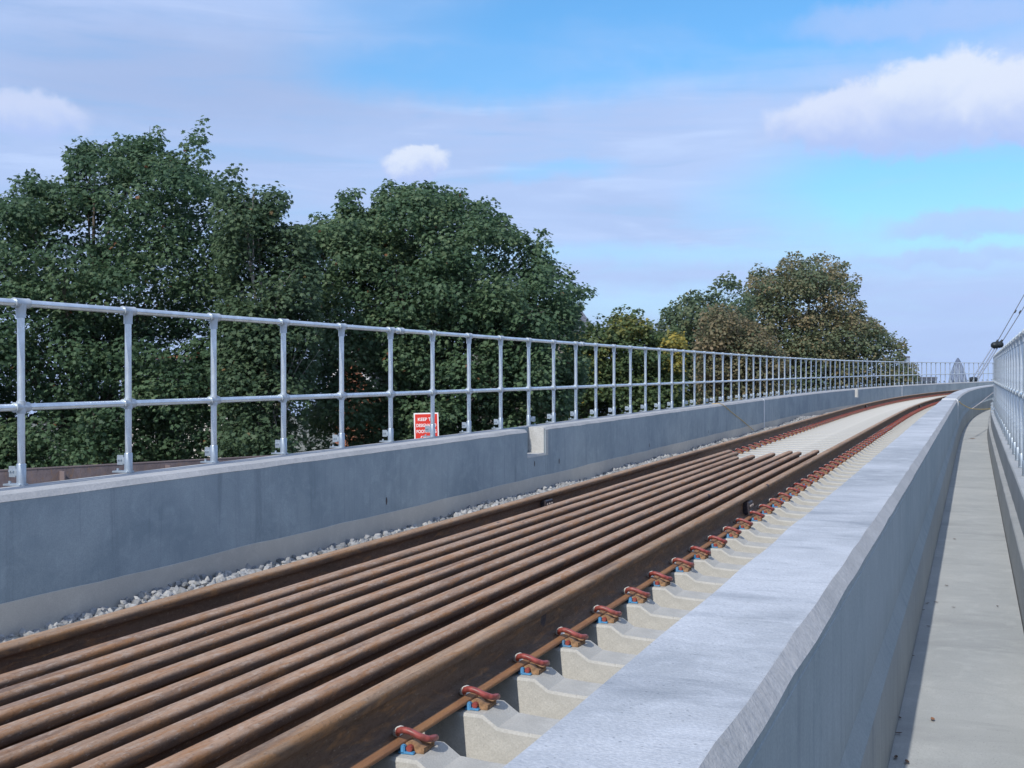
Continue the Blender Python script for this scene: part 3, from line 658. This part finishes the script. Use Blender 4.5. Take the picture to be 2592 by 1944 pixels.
# rusty girder behind the left wall
a, b = np.array(F(4, -8.0, .10)), np.array(F(13.5, -3.62, .02))
a[2] = b[2] = 0.088
dr = (b-a)/np.linalg.norm(b-a); nr = np.array([dr[1], -dr[0], 0]); a = a-dr*14
gi = empty('steel_girder', a)
L = np.linalg.norm(b-a); gm = MB(); n = 60
for y0, y1, z0, z1 in ((-.01, .01, -1.25, -.012), (-.03, .014, -.012, 0), (-.15, .15, -1.28, -1.25)):
    vs = [];
    for i in range(n+1):
        for yy, zz in ((y0, z0), (y1, z0), (y1, z1), (y0, z1)): vs.append(tuple(dr*L*i/n+nr*yy+np.array([0, 0, zz])))
    fs = [[i*4+k, i*4+(k+1) % 4, i*4+4+(k+1) % 4, i*4+4+k] for i in range(n) for k in range(4)]
    uv = [[(L*i/n*3, k*.3), (L*i/n*3, k*.3+.3), (L*(i+1)/n*3, k*.3+.3), (L*(i+1)/n*3, k*.3)] for i in range(n) for k in range(4)]
    gm.add(vs, fs, uv)
gm.build('girder_beam', M_GIRD, gi)
for k in range(int(L/1.1)):
    c = dr*(k*1.1+.4)+np.array([0, 0, -.64]); MB().box(tuple(c+nr*.06), (.012, .12, 1.2), Matrix.Rotation(math.atan2(dr[1], dr[0]), 3, 'Z')).build('stiffener_plate', M_GIRD, gi)
tag(gi, 'rusty brown steel girder behind the left wall below the trees', 'girder')

# ------------------------------------------------------------------ trees
def leaf_mat(name, cols, trans=.18):
    mt, t, b = new_mat(name)
    f = t.new('ShaderNodeAttribute', attribute_name='hue').outputs['Fac']
    r = t.n.new('ShaderNodeValToRGB'); r.color_ramp.interpolation = 'LINEAR'; e = r.color_ramp.elements
    while len(e) < len(cols): e.new(.5)
    for i, (p, c) in enumerate(cols): e[i].position = p; e[i].color = (*c, 1)
    t.put(r.inputs[0], f)
    t.put(b.inputs['Base Color'], r.outputs[0]); b.inputs['Roughness'].default_value = .58; b.inputs['Specular IOR Level'].default_value = .35
    tr = t.new('ShaderNodeBsdfTranslucent'); t.put(tr.inputs[0], r.outputs[0])
    ms = t.new('ShaderNodeMixShader'); ms.inputs[0].default_value = trans; t.l.new(b.outputs[0], ms.inputs[1]); t.l.new(tr.outputs[0], ms.inputs[2])
    t.l.new(ms.outputs[0], [n for n in t.n if n.type == 'OUTPUT_MATERIAL'][0].inputs[0])
    return mt
GREEN = [(0, (.060, .116, .066)), (.4, (.088, .158, .084)), (.75, (.128, .204, .106)), (.96, (.17, .235, .12)), (.985, (.22, .10, .05)), (1, (.28, .13, .07))]
DKGREEN = [(0, (0.0646, 0.1166, 0.0665)), (0.5, (0.0931, 0.1512, 0.0817)), (0.9, (0.1283, 0.189, 0.095)), (0.97, (0.19, 0.1296, 0.057)), (1, (0.2375, 0.1512, 0.0665))]
OLIVE = [(0, (0.084, 0.1375, 0.0792)), (0.5, (0.126, 0.175, 0.0936)), (0.8, (0.18, 0.2, 0.102)), (1, (0.252, 0.225, 0.12))]
BROWN = [(0, (0.1037, 0.1562, 0.09)), (0.35, (0.1525, 0.1875, 0.102)), (0.66, (0.2135, 0.2063, 0.114)), (0.88, (0.2745, 0.225, 0.126)), (1, (0.366, 0.275, 0.156))]
TAN = [(0, (0.11, 0.1508, 0.0825)), (0.35, (0.1815, 0.174, 0.0968)), (0.75, (0.264, 0.2088, 0.121)), (1, (0.352, 0.2668, 0.165))]
YELL = [(0, (0.0715, 0.1283, 0.06)), (0.45, (0.117, 0.1688, 0.066)), (0.72, (0.221, 0.2295, 0.072)), (1, (0.468, 0.378, 0.084))]
LEAF = np.array([(0, 0, 0), (.46, .10, -.10), (.30, .36, -.02), (.55, .62, -.12), (.17, .66, -.01), (0, 1.02, -.10), (-.17, .66, -.01), (-.55, .62, -.12), (-.30, .36, -.02), (-.46, .10, -.10)])
QUAD = np.array([(0, 0, 0), (.42, .5, -.06), (0, 1, 0), (-.42, .5, -.06)])
def in_poly(P, x, y):
    c = np.zeros(len(x), bool); n = len(P)
    for i in range(n):
        x1, y1 = P[i]; x2, y2 = P[(i+1) % n]
        c ^= ((y1 > y) != (y2 > y)) & (x < (x2-x1)*(y-y1)/((y2-y1) or 1e-9)+x1)
    return c
def edge_dist(P, x, y):
    d = np.full(len(x), 1e9); n = len(P)
    for i in range(n):
        a = np.array(P[i], float); b = np.array(P[(i+1) % n], float); ab = b-a
        t = np.clip(((x-a[0])*ab[0]+(y-a[1])*ab[1])/(ab@ab+1e-9), 0, 1); d = np.minimum(d, np.hypot(x-a[0]-t*ab[0], y-a[1]-t*ab[1]))
    return d
def tree(name, label, poly, depth, cols, nclump, per, lsize, trunk_u, thick, seed, rc=(.30, .64), leaf=LEAF, holes=(), clear=(), hue=(.1, .75), tints=(), bark=None, edge=1.0, base_r=.17, limbs=26, group='trees beyond the left handrail', trans=.45, top_v=None, zmin=-6.4, extra=()):
    R = np.random.default_rng(seed); pm = depth/FPX                      # metres per photo pixel at the tree's distance
    xs = [p[0] for p in poly]; ys = [p[1] for p in poly]
    u = R.uniform(min(xs), max(xs), nclump*8); v = R.uniform(min(ys), max(ys), nclump*8)
    ok = in_poly(poly, u, v); u, v = u[ok], v[ok]; d = edge_dist(poly, u, v)*pm
    ok = d > .13; u, v, d = u[ok][:nclump], v[ok][:nclump], d[ok][:nclump]
    half = np.minimum(thick, np.sqrt(np.maximum(d*(2*thick*1.2-np.minimum(d, thick)), .04)))
    w = R.uniform(-1, 1, len(u))*half; r = np.minimum(R.uniform(rc[0], rc[1], len(u)), d*1.0+.06)
    ue = R.uniform(min(xs), max(xs), nclump*14); ve = R.uniform(min(ys), max(ys), nclump*14)
    ok = in_poly(poly, ue, ve) & (ve < 1000); ue, ve = ue[ok], ve[ok]; de = edge_dist(poly, ue, ve)*pm
    ok = (de > .04) & (de < rc[0]*1.1); ue, ve, de = ue[ok][:nclump//4], ve[ok][:nclump//4], de[ok][:nclump//4]
    u = np.concatenate([u, ue]); v = np.concatenate([v, ve]); d = np.concatenate([d, de]); w = np.concatenate([w, R.uniform(-.6, .6, len(ue))]); r = np.concatenate([r, de*.8+.06])
    n_main = len(u)-len(ue)
    # short leafy sprays along the outline
    per_e = []
    for i in range(len(poly)):
        a = np.array(poly[i], float); b = np.array(poly[(i+1) % len(poly)], float); L = np.hypot(*(b-a))*pm
        for k in range(int(L/.22*edge)):
            q = a+(b-a)*R.uniform(); per_e.append((*q, R.uniform(.09, .19)))
    per_e += list(extra)
    if per_e:
        E = np.array(per_e); E = E[E[:, 1] < 1000]
        u = np.concatenate([u, E[:, 0]]); v = np.concatenate([v, E[:, 1]]); w = np.concatenate([w, R.uniform(-.4, .4, len(E))]); r = np.concatenate([r, E[:, 2]])
    keep = np.ones(len(u), bool)
    for hu, hv, ru, rv, pr in holes: keep &= ~((((u-hu)/ru)**2+((v-hv)/rv)**2 < 1) & (R.uniform(size=len(u)) < pr))
    for hu, hv, ru, rv in clear: keep &= ~((((u-hu)/ru)**2+((v-hv)/rv)**2 < 1) & (w < .35))
    n_main = int(keep[:n_main].sum()); u, v, w, r = u[keep], v[keep], w[keep], r[keep]
    ctr = np.array([at(a, b, depth+c) for a, b, c in zip(u, v, w)])
    cnt = np.maximum(6, (per*(r/rc[1])**2).astype(int)); idx = np.repeat(np.arange(len(u)), cnt); N = len(idx)
    dirs = R.normal(size=(N, 3)); dirs /= np.linalg.norm(dirs, axis=1)[:, None]
    rad_ = R.uniform(.2, 1, N)**.5
    flat = np.array([1.18, 1.18, .66])
    pos = ctr[idx]+dirs*(rad_*r[idx])[:, None]*flat
    nor = dirs*.55+np.array([0, -.10, .75])+R.normal(size=(N, 3))*.42; nor /= np.linalg.norm(nor, axis=1)[:, None]
    tip = dirs*np.array([1, 1, .3])+np.array([0, 0, -.35])+R.normal(size=(N, 3))*.5
    tip -= nor*np.sum(tip*nor, 1)[:, None]; tip /= np.linalg.norm(tip, axis=1)[:, None]; sd = np.cross(tip, nor)
    sc = lsize*R.uniform(.65, 1.2, N); K = len(leaf)
    V = pos[:, None, :]+sc[:, None, None]*(leaf[None, :, 0:1]*sd[:, None]+leaf[None, :, 1:2]*tip[:, None]+leaf[None, :, 2:3]*nor[:, None])
    ch = R.uniform(hue[0], hue[1], len(u))
    for tu, tv, tr_, val in tints: ch = np.where(np.hypot(u-tu, v-tv) < tr_, val+R.uniform(-.08, .08, len(u)), ch)
    hu_ = np.clip(ch[idx]+R.normal(size=N)*.13, 0, 1)
    hu_ = np.where(R.uniform(size=N) < .0022, .99, np.minimum(hu_, .955) if cols in (GREEN, DKGREEN) else hu_)
    me = D.meshes.new('crown'); me.vertices.add(N*K); me.vertices.foreach_set('co', V.astype(np.float32).ravel())
    me.loops.add(N*K); me.loops.foreach_set('vertex_index', np.arange(N*K, dtype=np.int32))
    me.polygons.add(N); me.polygons.foreach_set('loop_start', np.arange(0, N*K, K, dtype=np.int32)); me.update(calc_edges=True)
    at_ = me.attributes.new('hue', 'FLOAT', 'FACE'); at_.data.foreach_set('value', hu_.astype(np.float32))
    me.materials.append(leaf_mat(name+'_leaf', cols, trans))
    base = at(trunk_u, 958, depth); base = np.array([base[0], base[1], zmin])
    e = empty(name, base); inv = Matrix.Translation(e.location).inverted()
    o = link(D.objects.new('crown', me), e); o.matrix_local = inv
    # trunk and limbs
    top = at(trunk_u, (top_v if top_v else np.percentile(v, 12)), depth)
    b = MB(); n = 12; tp = []
    for i in range(n+1):
        t = i/n; q = base*(1-t)+top*t; q = q+np.array([.18*math.sin(3*t+seed), .15*math.sin(4*t+seed*2), 0])*math.sin(math.pi*t); tp.append(q)
    b.tube(tp, [base_r*(1-.88*(i/n)) for i in range(n+1)], 10)
    order = R.permutation(n_main)[:limbs*3]; ok2 = 0
    for j in order:
        c = ctr[j]
        if ok2 >= limbs: break
        tz = np.clip((c[2]-base[2])/(top[2]-base[2])-.28, .12, .9); k = tz*n; i = int(k); s0 = tp[i]*(1-(k-i))+tp[i+1]*(k-i)
        if np.linalg.norm(c-s0) < .6: continue
        ok2 += 1
        mid1 = s0*.55+c*.45+np.array([0, 0, .12*np.linalg.norm(c-s0)*.6])+R.normal(size=3)*.08
        r0 = base_r*(1-.88*tz)*.55
        pts = arcpts([s0, mid1, c], 5); b.tube(pts, [r0*(1-.85*q/(len(pts)-1))+.004 for q in range(len(pts))], 6)
        for _ in range(5):
            st_ = pts[R.integers(4, len(pts))]; en = Vector(c+np.clip(R.normal(size=3), -1.3, 1.3)*.26); b.tube([st_, (st_+en)*.5+Vector((0, 0, .04)), en], [r0*.30+.003, r0*.2+.003, .003], 5)
    o = b.build('trunk', bark or M_BARK, e, 60); o.matrix_local = inv
    return tag(e, label, 'tree', group), e, b
tree('maple_tree', 'tall dark green maple, the tallest tree, at the left edge', [(-300, 520), (-150, 440), (-60, 470), (-5, 495), (20, 500), (38, 440), (75, 432), (108, 452), (150, 452), (172, 440), (168, 378), (200, 358), (255, 357), (280, 372), (300, 345), (325, 342), (345, 355), (382, 322), (405, 332), (408, 378), (440, 384), (462, 378), (466, 340), (492, 325), (515, 300), (517, 345), (508, 400), (512, 440), (560, 432), (575, 470), (545, 530), (590, 570), (600, 700), (640, 800), (640, 1000), (600, 1180), (560, 1260), (-300, 1260)],
     27, GREEN, 960, 250, .100, 240, 2.6, 3, rc=(.32, .66), holes=[(300, 765, 150, 40, .3), (120, 690, 110, 35, .35), (420, 965, 45, 30, .6), (330, 590, 140, 25, .35), (470, 640, 50, 35, .3)], limbs=40, extra=[(500, 345, .22), (507, 322, .16), (492, 370, .30), (513, 306, .10), (498, 395, .34), (330, 352, .2), (322, 372, .26), (395, 332, .17), (397, 352, .24), (60, 445, .2), (590, 430, .15)])
tree('slender_tree', 'slender tree with a bare pale trunk showing, between the two big maples', [(556, 450), (572, 418), (602, 425), (615, 470), (640, 505), (652, 472), (700, 466), (728, 492), (722, 540), (700, 565), (742, 560), (775, 575), (795, 640), (805, 760), (800, 900), (760, 1100), (720, 1230), (560, 1230), (540, 900), (562, 700), (545, 560)],
     24.5, DKGREEN, 460, 210, .095, 651, 1.3, 5, clear=[(652, 670, 48, 115)], bark=M_PBARK, base_r=.105, limbs=14, hue=(.1, .7), top_v=560)
tree('maple_tree', 'broad rounded green maple in the middle, behind the red sign', [(745, 580), (800, 548), (845, 545), (868, 478), (905, 480), (918, 525), (935, 540), (955, 492), (985, 455), (1010, 460), (1060, 470), (1082, 462), (1140, 470), (1165, 485), (1200, 500), (1240, 505), (1262, 528), (1290, 560), (1325, 590), (1358, 612), (1372, 572), (1390, 582), (1378, 622), (1400, 655), (1420, 692), (1445, 670), (1458, 680), (1450, 722), (1490, 726), (1500, 748), (1468, 778), (1462, 830), (1490, 890), (1470, 1000), (1420, 1120), (1300, 1180), (760, 1240), (770, 1000), (800, 800), (770, 680)],
     29, GREEN, 930, 260, .102, 1120, 2.8, 8, holes=[(890, 950, 30, 90, .62), (1255, 690, 60, 50, .6), (1190, 620, 60, 40, .3)], limbs=36, hue=(.15, .85), extra=[(888, 492, .2), (890, 520, .28), (868, 508, .15), (985, 468, .2), (1080, 475, .2), (1376, 588, .13), (1380, 615, .2), (1448, 690, .14), (1445, 712, .2), (1478, 742, .2), (1465, 735, .2)])
tree('young_tree', 'young tree with yellowing leaves beside the slate roof', [(1430, 850), (1488, 815), (1520, 822), (1536, 835), (1548, 795), (1575, 772), (1600, 800), (1612, 775), (1632, 800), (1650, 838), (1690, 848), (1712, 820), (1735, 870), (1730, 960), (1720, 1100), (1400, 1130), (1430, 960)],
     40, YELL, 480, 150, .120, 1580, 1.6, 11, rc=(.28, .55), extra=[(1516, 800, .16), (1521, 815, .2), (1526, 835, .24), (1500, 830, .3), (1480, 822, .3), (1465, 850, .35), (1535, 850, .25), (1605, 790, .2)], tints=[(1712, 862, 30, .9), (1585, 830, 40, .62), (1700, 930, 25, .85), (1480, 900, 60, .5), (1600, 1000, 120, .3)], hue=(.05, .55), limbs=16, base_r=.10)
tree('olive_tree', 'smaller olive green tree at the left side of the brown tree', [(1640, 860), (1675, 800), (1688, 765), (1720, 760), (1742, 735), (1790, 738), (1828, 692), (1845, 690), (1870, 715), (1905, 760), (1910, 1080), (1650, 1080)],
     60, OLIVE, 380, 150, .19, 1780, 2.4, 13, rc=(.45, .95), leaf=QUAD, limbs=18)
tree('russet_bush', 'tan and olive leaved bush in front of the big autumn tree', [(1765, 830), (1790, 775), (1850, 772), (1900, 812), (1960, 850), (1990, 900), (1985, 1060), (1780, 1080), (1758, 950)],
     55, TAN, 280, 150, .17, 1870, 1.8, 17, rc=(.4, .85), leaf=QUAD, limbs=14, base_r=.12)
tree('autumn_tree', 'large brown and olive autumn tree at the far bend', [(1838, 810), (1878, 775), (1900, 690), (1918, 668), (1960, 690), (1988, 645), (2005, 632), (2040, 652), (2082, 640), (2092, 645), (2130, 655), (2146, 672), (2138, 705), (2172, 688), (2172, 725), (2162, 745), (2186, 765), (2188, 790), (2198, 795), (2216, 812), (2240, 832), (2268, 850), (2292, 862), (2296, 890), (2286, 908), (2318, 925), (2324, 1040), (2000, 1060), (1740, 1080), (1760, 900)],
     66, BROWN, 850, 170, .185, 2050, 4.2, 21, rc=(.5, 1.05), leaf=QUAD, limbs=36, base_r=.26, holes=[(2080, 760, 60, 30, .5)], hue=(.1, .85), extra=[(2005, 642, .26), (1910, 682, .3), (1925, 690, .35), (2085, 650, .26), (2140, 670, .26), (2170, 702, .26), (1990, 655, .3), (2290, 880, .3)])

# ------------------------------------------------------------------ houses and skyline
def house(name, label, c, yaw, w, dp, eave, ridge, wall, roofm, extra=None):
    e = empty(name, (c[0], c[1], -6.5), yaw); H, Rg = eave+6.5, ridge+6.5
    b = MB(); vs = [(-w/2, -dp/2, 0), (w/2, -dp/2, 0), (w/2, dp/2, 0), (-w/2, dp/2, 0), (-w/2, -dp/2, H), (w/2, -dp/2, H), (w/2, dp/2, H), (-w/2, dp/2, H), (-w/2, 0, Rg), (w/2, 0, Rg)]
    b.add(vs, [[0, 1, 5, 4], [2, 3, 7, 6], [0, 4, 8, 7, 3], [1, 2, 6, 9, 5]]); b.build('wall', wall, e)
    r = MB(); ov = .3
    for sg in (-1, 1):
        k = (Rg-H)/(dp/2)
        vs = [(-w/2-ov, sg*(dp/2+ov), H-k*ov+.03), (w/2+ov, sg*(dp/2+ov), H-k*ov+.03), (w/2+ov, 0, Rg+.03), (-w/2-ov, 0, Rg+.03)]
        vs += [(x, y, z+.12) for x, y, z in vs]; r.add(vs, [[0, 1, 2, 3], [4, 5, 6, 7], [0, 1, 5, 4], [1, 2, 6, 5], [2, 3, 7, 6], [3, 0, 4, 7]])
    rf = r.build('roof', roofm, e)
    MB().tube([(-w/2-ov, 0, Rg+.17), (w/2+ov, 0, Rg+.17)], .10, 8).build('ridge_tiles', M_TILE, rf)
    for x in (-w/4, w/4):
        for z in (H-1.6, H-4.4):
            if z < 1: continue
            f = MB().box((x, -dp/2-.02, z), (1.1, .06, 1.3), None, 0, .01).build('window', M_WHITE, e); MB().box((x, -dp/2-.055, z), (.94, .02, 1.12)).build('pane', M_WINDOW, f)
    for sg in (-1, 1):
        tr = MB()
        for y in (-1, 1):
            ang = math.atan2(Rg-H, dp/2); L = math.hypot(Rg-H, dp/2)
            tr.box((sg*(w/2+ov+.02), y*dp/4, (H+Rg)/2-.02), (.04, L, .2), Matrix.Rotation(-y*ang, 3, 'X'))
        tr.build('bargeboard', M_WHITE, e)
    if extra: extra(e, w, dp, H, Rg)
    return tag(e, label, 'house')
q = at(1348, 800, 47); house('slate_house', 'grey house with slate roof and red ridge between the trees', (q[0]-1.2, q[1]+2.0), YAW+rad(8), 4.4, 7.0, at(1500, 850, 47)[2], at(1490, 768, 47)[2]-.2, M_GBRICK, M_SLATE)
q = at(905, 950, 39); house('brick_house', 'orange brick house glimpsed through leaves behind the middle maple', (q[0], q[1]+2), YAW+rad(40), 2.4, 3.0, at(900, 985, 39)[2], at(880, 868, 39)[2], M_BRICK, M_SLATE)
q = at(385, 960, 40); house('cream_house', 'cream rendered house glimpsed through leaves behind the tallest maple', (q[0], q[1]+3), YAW+rad(15), 5.0, 5.0, at(390, 960, 40)[2], at(390, 915, 40)[2], M_CREAM, M_SLATE)

def tower():
    d = 3000; c = at(2424.7, 905, d); top = c[2]; hgt = 180.0; base = top-hgt
    e = empty('glass_tower', (c[0], c[1], base)); prof = []
    def rad_at(t): # t: 0 base .. 1 top
        return 24.5*(1.0+.14*math.sin(math.pi*min(t/.72, 1)) if t < .36 else 1.14*math.cos((t-.36)/.64*math.pi/2)**.72) if t < 1 else .4
    n = 40
    for i in range(n+1): t = i/n; prof.append((max(rad_at(t), .4), hgt*t))
    b = MB(); K = 36; vs, fs, mi = [], [], []
    for r, z in prof:
        for k in range(K): a = 2*math.pi*k/K; vs.append((r*math.cos(a), r*math.sin(a), z))
    A, Bf = [], []
    for i in range(n):
        for k in range(K):
            f = [i*K+k, i*K+(k+1) % K, (i+1)*K+(k+1) % K, (i+1)*K+k]
            (A if ((k+i) % 6 in (0, 1) or i > 34) else Bf).append(f)
    b.add(vs, A, None, 0); b.add(vs, Bf, None, 1)
    b.build('facade', [plain('tower_dark_glass', (.055, .075, .125), .7, 0, .1, .2), plain('tower_light_glass', (.11, .145, .22), .6, 0, .15, .2)], e, 60)
    r = MB()
    for k in range(12):
        for sg in (-1, 1):
            pts = []
            for i in range(0, n-2): t = i/n; a = 2*math.pi*(k/12)+sg*t*2.1; rr_ = rad_at(t)+.25; pts.append((rr_*math.cos(a), rr_*math.sin(a), hgt*t))
            r.tube(pts, .55, 4)
    r.build('diagonal_ribs', plain('tower_ribs', (.24, .29, .38), .7, 0, .05, .2), e, 60)
    tag(e, 'distant bullet shaped glass tower seen through the far handrail', 'tower')
tower()
def block(name, label, u0, u1, v0, d, dep, col, storeys):
    a, b = at(u0, v0, d), at(u1, v0, d); w = np.linalg.norm(a-b); c = (a+b)/2; zb = -25.0
    e = empty(name, (c[0], c[1], zb), YAW); H = c[2]-zb
    MB().box((0, dep/2, H/2), (w, dep, H)).build('wall', plain(name+'_cladding', col, .7, 0, .1, .3), e)
    MB().box((0, dep/2, H+.25), (w*1.02, dep*1.02, .5)).build('roof', M_SLATE, e)
    n = max(2, int(w/3.0)); wd = w/n
    for j in range(storeys):
        for i in range(n):
            f = MB().box((-w/2+(i+.5)*wd, -.02, H-1.8-j*3.2), (wd*.72, .08, 1.5)).build('window', M_WINDOW, e)
    tag(e, label, 'building')
block('office_block', 'low dark grey office block on the skyline left of the glass tower', 2325, 2372, 957.5, 420, 12, (.07, .085, .12), 2)
block('lift_tower', 'small grey tower block behind the right edge of the autumn tree', 2294, 2303.5, 906, 330, 2, (.24, .29, .38), 3)

# stay cables beyond the right handrail
def stay():
    d = 85.0; P = lambda u, v, k=0: at(u, v, d+k)
    base = P(2466, 962); e = empty('cable_stay', (base[0], base[1], -6.5)); inv = Matrix.Translation(e.location).inverted()
    def put(b, name, mt): o = b.build(name, mt, e, 50); o.matrix_local = inv; return o
    px = d/FPX
    top1, top2 = P(2592+70, 737-113), P(2592+92, 742-113)
    for t_, b_ in (((2592+70, 624), (2525, 864)), ((2592+96, 624), (2536, 866))):
        c = put(MB().tube([P(*t_), P(*b_)], 1.0*px, 6), 'cable', M_CABLE)
    for u, v in ((2570.5, 788.5), (2581.5, 789.5)): put(MB().tube([P(u+2.3, v-4), P(u, v), P(u-2.3, v+4)], [1.1*px, 1.9*px, 1.1*px], 8), 'cable_socket', M_BLACK)
    blk = MB().lathe([(.2*px, -16*px), (5*px, -15*px), (8*px, -11*px), (8.6*px, -4*px), (7.4*px, 0), (8.6*px, 4*px), (8*px, 11*px), (5*px, 14*px), (.2*px, 15*px)], 16, 0, Matrix.Translation(P(2524.5, 873)) @ Matrix.Rotation(YAW, 4, 'Z') @ Matrix.Rotation(rad(84), 4, 'Y'))
    blk.tube([P(2526, 860), P(2522.5, 868)], [2.0*px, 4*px], 8).tube([P(2537, 860), P(2532, 868)], [2.0*px, 4*px], 8)
    put(blk, 'clamp_block', M_BLACK)
    for a_, b_ in (((2511, 880), (2463, 956)), ((2518, 881), (2470, 960)), ((2525, 880), (2476, 960))): put(MB().tube([P(*a_), P(*b_)], 1.7*px, 8), 'cable_sheath', M_SHEATH)
    put(MB().lathe([(.2*px, -10*px), (6*px, -9*px), (7.5*px, 0), (6*px, 9*px), (.2*px, 10*px)], 14, 0, Matrix.Translation(P(2463.5, 961)) @ Matrix.Rotation(YAW, 4, 'Z') @ Matrix.Rotation(rad(90), 4, 'Y')), 'anchor_block', M_BLACK)
    put(MB().tube([np.array([base[0], base[1], -6.5]), P(2463.5, 968)], .22, 10), 'anchor_post', M_FIT)
    m_ = P(2700, 560); put(MB().tube([np.array([m_[0], m_[1], -6.5]), m_+np.array([0, 0, .6])], [.30, .20], 12), 'mast', M_FIT)
    put(MB().tube([P(2592+70, 624), m_, P(2592+96, 624)], 1.0*px, 6), 'cable', M_CABLE)
    tag(e, 'slanting pair of dark cables with a black clamp block past the right handrail', 'cables')
stay()
def haze():
    o = MB().box((0, 0, -28), (7000, 7000, 184)).build('haze', (lambda mt: mt)(D.materials.new('haze')))
    mt = o.data.materials[0]; mt.use_nodes = True; t = NT(mt.node_tree); t.n.clear()
    v = t.new('ShaderNodeVolumePrincipled', {'Density': HAZE, 'Color': (.78, .86, 1.0)}); out = t.new('ShaderNodeOutputMaterial'); t.l.new(v.outputs[0], out.inputs['Volume'])
    tag(o, 'thin pale haze in the air', 'haze', kind='stuff')
HAZE = 0.00006
haze()
print('objects', len(D.objects))
